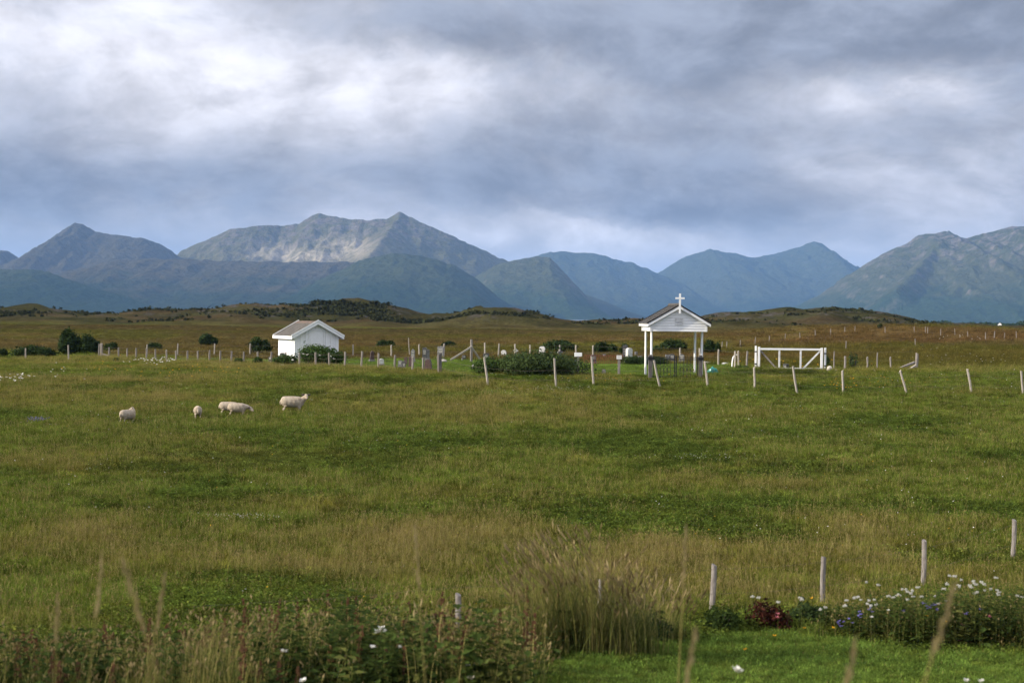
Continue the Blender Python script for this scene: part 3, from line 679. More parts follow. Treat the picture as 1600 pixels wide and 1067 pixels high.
    # four posts
    for (x, y) in ((-1.27, -0.72), (1.27, -0.72), (-1.27, 0.98), (1.27, 0.98)):
        m = MB(); m.tube([(x, y, -0.15), (x, y, zb + 0.02)], 0.058, 12); m.build('post', WHITE, t, smooth=False)
build_gatehouse()

def iron_gate():
    rz = R(4.2); c = on_ground(1055.0, GATE_D, 588)
    ux = Vector((math.cos(rz), math.sin(rz), 0))
    for s, lab in ((-1, 'left leaf of black wrought iron churchyard gate under the roofed gateway'), (1, 'right leaf of black wrought iron churchyard gate under the roofed gateway')):
        o = c + ux * (s * 1.12)
        t = empty('iron_gate_leaf', o, rz, lab, 'gate', 'wrought iron gate leaves')
        W_ = 1.10; d = -s
        m = MB(); m.box(*sorted((0.0, d * 0.035)), -0.018, 0.018, 0.03, 1.06); m.build('hinge_stile', IRON, t)
        m = MB(); m.box(*sorted((d * (W_ - 0.045), d * W_)), -0.02, 0.02, 0.03, 1.10); m.build('lock_stile', IRON, t)
        for z in (0.06, 0.93, 1.03):
            m = MB(); m.box(*sorted((d * 0.036, d * (W_ - 0.046))), -0.012, 0.012, z - 0.014, z + 0.014); m.build('rail', IRON, t)
        for i in range(5):
            x = d * (0.19 + i * 0.175); m = MB(); m.tube([(x, -0.014, 0.02), (x, -0.014, 1.02)], 0.011, 6); b = m.build('bar', IRON, t)
        for i in range(4):
            x = d * (0.275 + i * 0.175); m = MB()
            for q in (-1, 1):
                m.tube([(x + q * 0.02, -0.014, 0.30), (x + q * 0.07, -0.014, 0.40), (x + q * 0.05, -0.014, 0.50), (x, -0.014, 0.55), (x - q * 0.05, -0.014, 0.62), (x - q * 0.04, -0.014, 0.72)], 0.008, 5)
            m.build('scroll', IRON, t)
    for s, lab in ((-1, 'dark grey gate post left of the iron gate'), (1, 'dark grey gate post right of the iron gate')):
        o = c + ux * (s * 1.25); m = MB(); m.box(-0.085, 0.085, -0.085, 0.085, -0.2, 1.06); m.prism([(-0.10, 1.06), (0.10, 1.06), (0.05, 1.15), (-0.05, 1.15)], -0.09, 0.09)
        t = empty('gate_post', o, rz, lab, 'gate post', 'posts of the iron gate'); m.build('shaft', WOODD, t)
        k = MB(); k.box(-0.13, 0.13, -0.13, 0.13, 0.90, 1.04); k.build('hinge_block', IRON, t)
iron_gate()

# ---- white farm gate
def farm_gate():
    d = 76.5; a = on_ground(1184.5, d, 580); b = on_ground(1285.5, d, 580); ux = (b - a); W_ = ux.xy.length; rz = math.atan2(ux.y, ux.x)
    t = empty('farm_gate', a + Vector((0, 0, -0.05)), rz, 'wide white wooden farm gate with two diagonal braces', 'gate')
    for z, hgt, nm in ((1.04, 0.10, 'top_rail'), (0.02, 0.08, 'bottom_rail')):
        m = MB(); m.box(0.091, W_ - 0.131, -0.03, 0.03, z, z + hgt); m.build(nm, WHITE if nm == 'top_rail' else WHITEW, t)
    m = MB(); m.box(-0.02, 0.09, -0.035, 0.035, -0.01, 1.20); m.build('stile', WHITE, t)
    m = MB(); m.box(W_ - 0.13, W_ - 0.01, -0.035, 0.035, -0.01, 1.18); m.build('stile', WHITE, t)
    for x in (W_ * 0.325, W_ * 0.655):
        m = MB(); m.box(x - 0.045, x + 0.045, -0.022, 0.022, 0.101, 1.019); m.build('upright', WHITEW, t)
    m = MB(); m.bar((0.10, 0.045, 1.02), (W_ * 0.28, 0.045, 0.06), 0.085, 0.035, (0, 1, 0)); m.build('brace', WOODN, t)
    m = MB(); m.bar((W_ - 0.14, 0.045, 1.02), (W_ * 0.70, 0.045, 0.06), 0.085, 0.035, (0, 1, 0)); m.build('brace', WHITEW, t)
    for px, lab in ((1180.5, 'white post with metal strap at the left end of the white farm gate'), (1289, 'white post at the right end of the white farm gate')):
        o = on_ground(px, d + 0.12, 580); p = empty('gate_post', o, 0, lab, 'gate post', 'posts of the farm gate')
        m = MB(); m.box(-0.045, 0.045, -0.045, 0.045, -0.2, 1.20); m.build('shaft', WHITE, p, bevel=0.006)
        for zz in (0.20, 0.86):
            m = MB(); m.box(-0.058, 0.058, -0.058, 0.058, zz, zz + 0.06); m.build('strap', IRON, p)
farm_gate()

# ---- fence posts: each a thing of its own; wires run from post to post
def post_mesh(seed, r, h, top='slant', square=False):
    rng = random.Random(seed); n = 4 if square else 9; mb = MB(); rings = 7
    ph = rng.uniform(0, 6.28)
    for i in range(rings):
        z = -0.45 + (h + 0.45) * i / (rings - 1); bend = 0.012 * math.sin(i * 0.8 + ph)
        for j in range(n):
            a = 2 * math.pi * (j + 0.5) / n; rr = r * (1.0 - 0.10 * i / rings) * (1 + 0.06 * math.sin(3 * a + ph)) * rng.uniform(0.96, 1.04) * (1.25 if square else 1)
            zz = z + (rr * 0.5 * math.cos(a + ph) if i == rings - 1 and top == 'slant' else 0)
            mb.v.append((rr * math.cos(a) + bend, rr * math.sin(a), zz))
    for i in range(rings - 1):
        for j in range(n):
            mb.f.append((i * n + j, i * n + (j + 1) % n, (i + 1) * n + (j + 1) % n, (i + 1) * n + j)); mb.mi.append(0)
    mb.f.append(tuple((rings - 1) * n + j for j in range(n))); mb.mi.append(0)
    return mb.mesh('fence_post')
_pm = {}
def fence_post(loc, h, r, mtl, label, group, lean=(0, 0), seed=0, square=False):
    key = (mtl.name, round(r, 3), round(h, 2), seed % 5, square)
    if key not in _pm:
        me = post_mesh(seed + 13, r, h, square=square); me.materials.append(mtl); _pm[key] = me
    o = bpy.data.objects.new('fence_post', _pm[key]); COL.objects.link(o)
    o.location = loc; o.rotation_euler = (lean[1], lean[0], 0)
    return tag(o, label, 'fence post', group)
def wires(pts, heights, label, r=0.004, name='fence_wire', sag=0.03):
    mb = MB()
    for h in heights:
        for a, b in zip(pts[:-1], pts[1:]):
            a = Vector(a) + Vector((0, -0.05, h)); b = Vector(b) + Vector((0, -0.05, h)); mid = (a + b) / 2 - Vector((0, 0, sag))
            mb.tube([a, mid, b], r, 4, cap=False)
    return tag(mb.build(name, WIRE), label, 'wire')

# fence between the field and the shed: runs from the far left corner towards the camera
A_, B_ = Vector((-32.0, 110.0)), Vector((-3.85, 75.0))
def on_line(px, A=A_, B=B_):
    k = ray(px, 570).x; t = (k * A.y - A.x) / ((B.x - A.x) - k * (B.y - A.y)); p = A + (B - A) * t
    return Vector((p.x, p.y, float(H(p.x, p.y))))
LEFTP = [(170.5, 545), (185, 545), (198.5, 545), (213, 545), (229, 546), (243, 546), (260, 547), (275, 548), (293, 549), (309, 549), (327, 550), (344, 549), (362, 550), (381, 550), (403, 550), (424, 550), (446, 551), (468, 551), (493, 550), (514.5, 551), (539, 550), (565, 549), (591.5, 552), (617, 555), (644.5, 557), (661, 565)]
pts = []
for i, (px, ty) in enumerate(LEFTP):
    p = on_line(px); h = max(0.75, at(px, ty, p.y).z - p.z); pts.append(p)
    fence_post(p, h, 0.062, WOODG if i % 4 else WOODN, f'grey round fence post, {ORD[i]} from the left in the dense fence before the shed', 'posts of the fence before the shed', (random.uniform(-.03, .03), random.uniform(-.03, .03)), i)
wires([on_line(157)] + pts + [on_line(686)], (0.25, 0.5, 0.75), 'thin wires of the dense grey fence before the shed', 0.004)

def braced_post(px, d, ty, label, braces, r=0.09, mtl=WOODG, base=572):
    p = on_ground(px, d, base); h = at(px, ty, d).z - p.z
    t = empty('corner_post', p, 0, label, 'fence post', 'braced corner posts')
    me = post_mesh(int(px), r, h); link('shaft', me, mtl, t)
    for (px0, py0, px1, py1, dd, mm) in braces:
        a = at(px0, py0, d + dd * 0.3) - p; b = at(px1, py1, d + dd) - p
        gz = float(H(p.x + b.x, p.y + b.y)) - p.z
        if b.z > gz: b.z = min(b.z, gz + 0.15)
        m = MB(); m.bar(a, b, 0.10, 0.10, (0, 1, 0.2)); m.build('brace', mm, t)
    return p
braced_post(158.5, 109.5, 537, 'grey corner post with a long diagonal brace by dark bushes', [(160, 553, 203, 565, -0.5, WOODG)], 0.10, WOODG, 566)
fence_post(on_ground(154.5, 110.5, 566), 1.0, 0.06, WOODN, 'thin grey post leaning against the braced left corner post', 'posts of the fence before the shed', (0.03, 0), 3)
braced_post(686.5, 75.0, 553, 'thick split grey corner post on the grassy bank before the headstones', [], 0.13, WOODD, 592)
braced_post(736.5, 92.0, 531, 'grey post with two diagonal braces like a tent, among the headstones', [(738, 541, 704, 560, -0.4, WOODP), (737, 543, 750, 558, 0.5, WOODP)], 0.085, WOODN, 557)
cp_ = braced_post(1432, 76.2, 552, 'grey corner post with two braces right of the farm gate', [(1429, 566, 1388, 583, -0.6, WOODN), (1431, 571, 1410, 584, -1.5, WOODP)], 0.085, WOODN, 582)

# leaning pale posts along the top of the field
FRONT = [(757, 558, 762, 596, 67.5), (866, 560, 869.5, 597, 66.5), (924, 557, 928, 594, 67.5), (1022, 563, 1031, 600, 66.5), (1101, 565, 1106, 600, 66.5), (1178.5, 574, 1179, 607, 66.0), (1239, 572, 1245, 615, 65.0), (1316.5, 579, 1317, 618, 65.0), (1406.5, 579, 1416, 616, 65.0), (1511.5, 577, 1518, 618, 65.0), (1595, 580, 1599, 623, 64.5)]
pts = []
for i, (tx, ty, bx, by, d) in enumerate(FRONT):
    p = on_ground(bx, d, by); tp = at(tx, ty, d); h = (tp - p).length; pts.append(p)
    fence_post(p, h, 0.054, WOODP, f'pale leaning fence post, {ORD[i]} from the left along the top of the field', 'pale posts along the top of the field', (math.atan2(tp.x - p.x, tp.z - p.z), random.uniform(-.04, .04)), i + 2)
wires([on_ground(686.5, 75.0, 592)] + pts + [on_ground(1700, 64.0, 620)], (0.35, 0.8), 'slack wires between the pale leaning posts above the field', 0.004, sag=0.08)

# back fence of the churchyard
BACK = [(40, 548, 571, 104), (107, 539, 569, 103), (229.5, 538, 562, 111), (277.5, 537, 560, 111), (335, 537, 559, 111), (390.5, 537, 561, 110), (551.5, 545, 570, 103), (611, 543, 567, 101), (640, 528, 552, 104), (655, 538, 563, 102), (693.5, 537, 560, 100), (757.5, 536, 558, 98), (779, 537, 556, 98), (804.5, 538, 556, 97), (827.5, 540, 556, 97), (874, 542, 558, 96), (899.5, 543, 560, 95),
        (926, 543, 560, 94), (1063, 550, 566, 88), (1093, 548, 567, 87), (1122.5, 551, 568, 84), (1148.5, 551, 572, 78), (1153.5, 552, 571, 78), (1167, 549, 576, 77)]
pts = []
names = {0: 'pale fence post before the low bush at the far left', 1: 'tall pale fence post before the tallest dark bush', 8: 'thin tall stake leaning above a dark headstone'}
for i, (px, ty, by, d) in enumerate(BACK):
    p = on_ground(px, d, by); h = max(0.9, at(px, ty, d).z - p.z)
    if i > 1 and i != 8: pts.append(p)
    thick = 0.055 if i not in (8,) else 0.03
    fence_post(p, h, thick, WOODN if px > 1160 else WOODP, names.get(i, f'pale straight post, {ORD[i - 2]} from the left in the back fence behind the churchyard'), 'posts of the back fence', (random.uniform(-.03, .03) - (0.06 if i == 8 else 0), random.uniform(-.03, .03)), i)
wires(pts, (0.45, 0.85), 'thin wires of the back fence behind the headstones', 0.003)
RIGHT = [(1303, 549, 579, 76.4, 0.035), (1320, 557, 581, 76.2, 0.06), (1355, 558, 581, 76.2, 0.05), (1370.5, 551, 581, 76.2, 0.035), (1391.5, 558, 580, 76.2, 0.05)]
pts = [on_ground(1289, 76.5, 580)]
for i, (px, ty, by, d, r) in enumerate(RIGHT):
    p = on_ground(px, d, by); h = at(px, ty, d).z - p.z; pts.append(p)
    fence_post(p, h, r, WOODN, f'grey fence post, {ORD[i]} to the right of the farm gate', 'posts right of the farm gate', (random.uniform(-.02, .02), 0), i + 5)
wires(pts + [cp_], (0.5, 0.95), 'wires from the white farm gate to the braced corner post', 0.004)
# far fences crossing the moor on the right
FAR = [(1128, 537, 545), (1135.5, 537, 544), (1156.5, 533, 542), (1180, 530, 537), (1202, 529, 535), (1227, 523, 531), (1250, 521, 529), (1273.5, 516, 526), (1298, 514, 523), (1320, 511, 520), (1336, 513, 519), (1383, 514, 520), (1428.5, 514, 520), (1446, 514, 520), (1449.5, 514, 521), (1470, 514, 524), (1492, 517, 523), (1512, 519, 528), (1540, 523, 530), (1553.5, 522, 528), (1569.5, 523, 531), (1588, 522, 528), (1430, 530, 541), (1322, 533, 547)]
for i, (px, ty, by) in enumerate(FAR):
    p = ground_hit(px, by, 80, 330); h = min(1.2, max(0.6, at(px, ty, p.y).z - p.z))
    fence_post(p, h, 0.038, WOODN, f'small distant fence post on the moor, {ORD[i]} counted along the far fence' if i < 22 else ('lone distant post above the braced corner post' if i == 22 else 'lone distant post above the brown sapling'), 'distant fence posts on the moor', (random.uniform(-.05, .05), 0), i)
# near fence, close to the camera
NEAR = [(716, 928), (937, 905), (1114, 882), (1287, 870), (1443.5, 844), (1583.5, 812)]
NEARD = [22.9, 24.3, 25.8, 27.0, 28.9, 32.0]
nl = ['mottled grey post standing among the weeds, nearest to the camera', 'grey post half hidden in the tall dry grass clump', 'weathered round post left of the red leaved bush', 'weathered round post right of the red leaved bush', 'weathered post behind the white yarrow flowers', 'tall weathered post at the right edge of the picture']
pts = []
for i, ((px, ty), d) in enumerate(zip(NEAR, NEARD)):
    tp = at(px, ty, d); gz = float(H(tp.x, d)); p = Vector((tp.x, d, gz)); pts.append(p)
    fence_post(p, tp.z - gz, 0.052 if i != 1 else 0.032, WOODN, nl[i], 'posts of the near fence', (0.012 * (i % 3 - 1), 0.01), i + 20)
wires([on_ground(300, 20.5, 1000)] + pts + [on_ground(1760, 35, 880)], (0.4, 0.85), 'thin wire strung along the near fence', 0.0018)

# ---- headstones and churchyard things
def headstone(px, by, wpx, hpx, mtl, label, shape='flat', d=None, base=True, lean=0.0, depth=0.14, rz=None):
    p = ground_hit(px, by, 66, 125) if d is None else on_ground(px, d, by)
    s = p.y / F; w_ = wpx * s; h = hpx * s
    t = empty('headstone', p, R(random.uniform(-14, 22)) if rz is None else R(rz), label, 'headstone', 'headstones in the churchyard')
    if base:
        m = MB(); m.box(-w_ * 0.62, w_ * 0.62, -depth * 0.95, depth * 0.95, -0.15, min(0.14, h * 0.2)); m.build('plinth', GRANG, t, bevel=0.012)
    z0 = min(0.14, h * 0.2) if base else -0.1
    hw = w_ / 2
    if shape == 'flat': poly = [(-hw, z0), (hw, z0), (hw, h * 0.97), (hw * 0.4, h), (-hw * 0.5, h * 0.985), (-hw, h * 0.95)]
    elif shape == 'round': poly = [(-hw, z0), (hw, z0)] + [(hw * math.cos(a), h - hw * 0.8 + hw * 0.8 * math.sin(a)) for a in np.linspace(0, math.pi, 9)]
    elif shape == 'peak': poly = [(-hw, z0), (hw, z0), (hw * 0.9, h * 0.86), (0, h), (-hw * 0.9, h * 0.86)]
    elif shape == 'rough': poly = [(-hw, z0), (hw * 1.02, z0), (hw * 0.85, h * 0.6), (hw * 0.55, h * 0.95), (-hw * 0.2, h), (-hw * 0.8, h * 0.85)]
    elif shape == 'cross':
        a = hw * 0.28; poly = [(-a, z0), (a, z0), (a, h * .62), (hw, h * .62), (hw, h * .82), (a, h * .82), (a, h), (-a, h), (-a, h * .82), (-hw, h * .82), (-hw, h * .62), (-a, h * .62)]
    m = MB(); m.prism(poly, -depth / 2, depth / 2); st = m.build('stone', mtl, t, bevel=0.01)
    st.rotation_euler = (0, lean, 0)
    if w_ > 0.2 and shape in ('flat', 'peak', 'round') and mtl in (GRAN, GRANB, GRANG):
        lm = MB(); rng = random.Random(int(px))
        for k in range(3):
            zz = z0 + (h - z0) * (0.72 - 0.14 * k); ww = hw * rng.uniform(0.45, 0.7); lm.box(-ww, ww, -depth / 2 - 0.004, -depth / 2 + 0.004, zz - 0.018, zz + 0.018)
        lt = lm.build('inscription', GOLD, st)
    return t
headstone(441, 567, 7, 16, GRAN, 'black headstone against the lit side wall of the shed')
headstone(422.5, 566, 5, 9, GRAN, 'small dark headstone left of the shed, low in the grass')
headstone(581, 565, 7, 17, GRANB, 'dark brown headstone standing apart right of the shed', 'rough', lean=0.05)
headstone(596, 571, 7.5, 11, MARB, 'small pale grey peaked headstone right of the shed', 'peak')
headstone(625, 575, 6, 12, GRANG, 'low grey headstone paired with a black block', 'flat')
headstone(631, 576, 6, 12, GRAN, 'low black block headstone before the tall stones', 'flat', base=False)
headstone(634, 570, 5, 12, GRANB, 'small brown headstone behind the black block', 'flat', base=False)
headstone(641, 573, 5, 16, GRANB, 'narrow brown headstone beside the grey-edged tall stone', 'flat', base=False)
headstone(645, 566, 6.5, 21, GRANG, 'tall narrow headstone with pale inscriptions below a thin stake', 'peak')
headstone(663.5, 563, 7, 20, GRAN, 'tall polished black headstone, left one of a pair', 'flat')
headstone(668.5, 562, 4.5, 16, GRANG, 'narrow grey headstone behind the tall black one', 'flat')
headstone(688.5, 560, 10, 19, GRANG, 'broad grey headstone on a pale base behind the split corner post', 'flat')
headstone(669, 580, 12, 19, GRANB, 'reddish brown rough headstone near the front fence', 'rough', base=False, depth=0.2)
headstone(725, 562, 6, 7, GRAN, 'small black headstone under the braced post', 'flat')
headstone(759.5, 566, 9, 14, GRAN, 'dark headstone half hidden at the left end of the big hedge', 'flat')
headstone(787, 557, 8, 10, MARB, 'white headstone showing above the left of the big hedge', 'round')
headstone(806, 556, 7, 11, MARB, 'white cross showing above the middle of the big hedge', 'cross')
headstone(847, 558, 9, 17, MARB, 'pale ornate round-topped headstone above the big hedge', 'round', depth=0.22)
headstone(855, 561, 6, 9, MARB, 'small white headstone right of the ornate one', 'round')
headstone(875, 562, 8, 16, GRANG, 'thin grey cross behind the right end of the hedge', 'cross')
headstone(898, 570, 8, 9, GRAN, 'black headstone with pale panel right of the hedge', 'flat')
headstone(927.5, 568, 8, 14, GRAN, 'dark headstone behind a pale leaning post', 'flat')
headstone(943.5, 586, 7.5, 9, GRANG, 'small grey stump-like headstone on the mown grass', 'rough', base=False)
headstone(944, 560, 6, 7, GRAN, 'small dark headstone before the rusty fence', 'flat')
headstone(976.5, 561, 7.5, 22, GRAN, 'tall black slab between rusty fence and dark hedge', 'flat', base=False)
headstone(983, 552, 8, 23, MARB, 'tall white rounded monument behind the black slab', 'round', depth=0.4, d=88)
headstone(999.5, 563, 7, 7, GRANG, 'small light grey headstone left of the gateway posts', 'flat')
headstone(1043, 565, 7, 11, GRANG, 'grey headstone seen through the left of the iron gate', 'flat')
headstone(1050, 566, 9, 13, GRAN, 'dark rounded headstone seen through the iron gate', 'round')
headstone(1065, 567, 9, 14, GRANG, 'grey headstone with a leaning stake seen through the iron gate', 'peak')
headstone(994, 546, 4, 9, GRANG, 'small narrow grey stone right of the white monument', 'flat', d=97, base=False)
def plaque(px, ty, by, wpx, label, mtl):
    p = ground_hit(px, by, 66, 120); s = p.y / F; h = (by - ty) * s
    t = empty('grave_marker', p, 0, label, 'grave marker', 'markers on posts')
    m = MB(); m.box(-0.06, 0.06, -0.05, 0.05, -0.2, h - 0.02); m.build('stake', WOODN, t)
    m = MB(); m.box(-wpx * s / 2, wpx * s / 2, -0.09, -0.052, h - 0.20, h); m.build('plate', mtl, t, bevel=0.006)
plaque(967, 555, 586, 8, 'grey wooden stake with a small plate on the mown grass', WHITEW)
plaque(903, 551, 582, 12, 'stake with a white board beside the big hedge', WHITE)
# dark tub with a pale U on it, behind the farm gate
def tub():
    p = ground_hit(1228, 576, 70, 95); t = empty('tub', p, R(-12), 'small black tub with a pale U behind the farm gate', 'tub')
    m = MB(); m.tube([(0, 0, -0.02), (0, 0, 0.08), (0, 0, 0.26)], [0.13, 0.15, 0.165], 14); m.build('body', GRAN, t)
    m = MB()
    for a, b in (((-0.10, 0.19), (-0.10, 0.10)), ((-0.10, 0.10), (-0.055, 0.06)), ((-0.055, 0.06), (-0.01, 0.10)), ((-0.01, 0.10), (-0.01, 0.19))):
        m.bar((a[0], -0.168, a[1]), (b[0], -0.168, b[1]), 0.03, 0.01, (0, 1, 0))
    m.build('letter', MARB, t)
tub()
def rock(px, by, wpx, hpx, mtl, label, seed, name='boulder'):
    p = ground_hit(px, by, 60, 110); s = p.y / F
    bm = bmesh.new(); bmesh.ops.create_icosphere(bm, subdivisions=3, radius=1.0); rng = random.Random(seed)
    o = [Vector((rng.uniform(-9, 9), rng.uniform(-9, 9), rng.uniform(-9, 9))) for _ in range(2)]
    from mathutils import noise as mn
    for v in bm.verts:
        k = 1 + 0.35 * mn.noise(v.co * 1.1 + o[0]) + 0.14 * mn.noise(v.co * 3 + o[1]); v.co = Vector((v.co.x * k * wpx * s / 2, v.co.y * k * wpx * s / 2.4, v.co.z * k * hpx * s * 0.6 + hpx * s * 0.38))
    me = bpy.data.meshes.new(name); bm.to_mesh(me); bm.free()
    return tag(link(name, me, mtl, None, p), label, 'rock')
PALER = mat('pale_rock', (0.46, 0.43, 0.38), 0.9, 0.2, 5, 0.5, 9, second=(0.30, 0.28, 0.25))
rock(1296, 580, 9, 8, PALER, 'round pale boulder right of the farm gate', 2)
rock(743, 577, 13, 9, GRANG, 'low pale grey boulder on the grassy bank before the braced post', 3)
rock(1134, 570, 13, 3.5, MARB, 'flat white stone at the edge of the churchyard', 4)
rock(1105, 568, 8, 3, MARB, 'smaller flat white stone right of the gateway', 5)
rock(692, 566, 14, 5, PALER, 'pale rough stone slab before the broad grey headstone', 6)
def bent_rail():
    p = ground_hit(1143.5, 574, 66, 100); t = tag(MB().tube([(0, 0, -0.1), (0.02, 0, 0.3), (0.06, 0, 0.55), (0.16, 0, 0.68), (0.26, 0, 0.70)], 0.04, 7).build('bent_pipe', WHITE, None, p), 'bent white pipe standing by two white posts', 'pipe')
bent_rail()
def tarp():
    p = ground_hit(1113, 583, 60, 100); s = p.y / F
    m = mat('teal_plastic', (0.012, 0.24, 0.19), 0.35, 0.15, 8, second=(0.008, 0.14, 0.115), spec=0.5)
    n, k = 26, 14; V = []
    for i in range(n):
        for j in range(k):
            u, v = i / (n - 1), j / (k - 1)
            x = (u - 0.5) * 17 * s; ridge = math.sin(math.pi * v) * math.sin(math.pi * min(1, u * 1.02)) ** 0.6
            z = 0.03 + ridge * (0.16 + 0.22 * u) * (0.75 + 0.5 * float(vnoise(np.array(u * 7.0), np.array(v * 5.0), 5)))
            V.append((x + 0.03 * math.sin(v * 9), (v - 0.5) * 0.42 + 0.04 * math.sin(u * 14), z if 0 < j < k - 1 else -0.02))
    Fq = np.array([[i * k + j, i * k + j + 1, (i + 1) * k + j + 1, (i + 1) * k + j] for i in range(n - 1) for j in range(k - 1)])
    o = link('tarpaulin', np_mesh('tarpaulin', np.array(V), Fq), m, None, p, R(10)); tag(o, 'crumpled teal plastic sheet lying right of the gateway', 'plastic sheet')
tarp()
# rusty ornamental fence round a grave and the clipped hedge beside it
def grave_fence():
    a = on_ground(913, 86, 557); b = on_ground(973, 86, 557); t = empty('grave_fence', a, math.atan2((b - a).y, (b - a).x), 'low rust red iron fence round a grave left of the black slab', 'fence')
    W_ = (b - a).xy.length; m0 = mat('rust_red_iron', (0.20, 0.055, 0.030), 0.8, 0.2, 9, second=(0.11, 0.04, 0.028))
    for z in (0.10, 0.52):
        m = MB(); m.box(0, W_, -0.015, 0.015, z, z + 0.035); m.build('rail', m0, t)
    for i in range(20):
        x = W_ * i / 19; m = MB(); m.tube([(x, -0.02, -0.05), (x, -0.02, 0.60)], 0.013, 5); m.build('paling', m0, t)
grave_fence()
# a few white farmhouses and poles far off at the foot of the crags
def far_house(px, d, w_, h, label):
    p = at(px, 505, d); x = p.x; z = float(H(x, d)); t = empty('farmhouse', (x, d, z), R(px % 40 - 20), label, 'house', 'far farmhouses')
    m = MB(); m.prism(gable_poly(w_ / 2, -1, h * 0.62, h), -w_ * 0.6, w_ * 0.6); m.build('wall', WHITE, t)
    m = MB()
    for s in (-1, 1): m.prism([(0, h + 0.3), (s * (w_ / 2 + 0.5), h * 0.62 - 0.1), (s * (w_ / 2 + 0.5), h * 0.62 - 0.35), (0, h + 0.02)], -w_ * 0.65, w_ * 0.65)
    m.build('roof', DTILE, t)
far_house(1416, 1180, 3.2, 3.6, 'tiny white house far off below the crags, left one')
far_house(1528, 1150, 4, 3.2, 'tiny white house far off below the crags, middle one')
far_house(1562, 1190, 3, 4, 'tiny white house far off near the right edge')

# ================================================================== SHEEP
WOOL = mat('cream_wool', (0.42, 0.355, 0.27), 0.95, 0.16, 6.0, 1.0, 26, second=(0.31, 0.25, 0.185), spec=0.1)
FACE = mat('white_face', (0.56, 0.51, 0.46), 0.8, 0.06, 6, second=(0.46, 0.41, 0.36))
EARM = mat('dark_ear', (0.10, 0.075, 0.065), 0.9, 0.1)
SHANK = mat('pale_leg', (0.36, 0.30, 0.23), 0.9, 0.1, 6, second=(0.26, 0.21, 0.16))
def loft(mb, secs, n=12):
    """closed tube through elliptical sections (centre, half width, half height, direction)"""
    k = len(mb.v)
    for (c, a, b, dr) in secs:
        dr = Vector(dr).normalized(); side = dr.cross(Vector((0, 0, 1)))
        side = Vector((0, 1, 0)) if side.length < 0.05 else side.normalized(); up = side.cross(dr).normalized()
        for j in range(n):
            t = 2 * math.pi * j / n; p = Vector(c) + side * (a * math.cos(t)) + up * (b * math.sin(t)); mb.v.append(tuple(p))
    m = len(secs)
    for i in range(m - 1):
        for j in range(n): mb.f.append((k + i * n + j, k + i * n + (j + 1) % n, k + (i + 1) * n + (j + 1) % n, k + (i + 1) * n + j)); mb.mi.append(0)
    mb.f.append(tuple(k + j for j in range(n))[::-1]); mb.mi.append(0); mb.f.append(tuple(k + (m - 1) * n + j for j in range(n))); mb.mi.append(0)
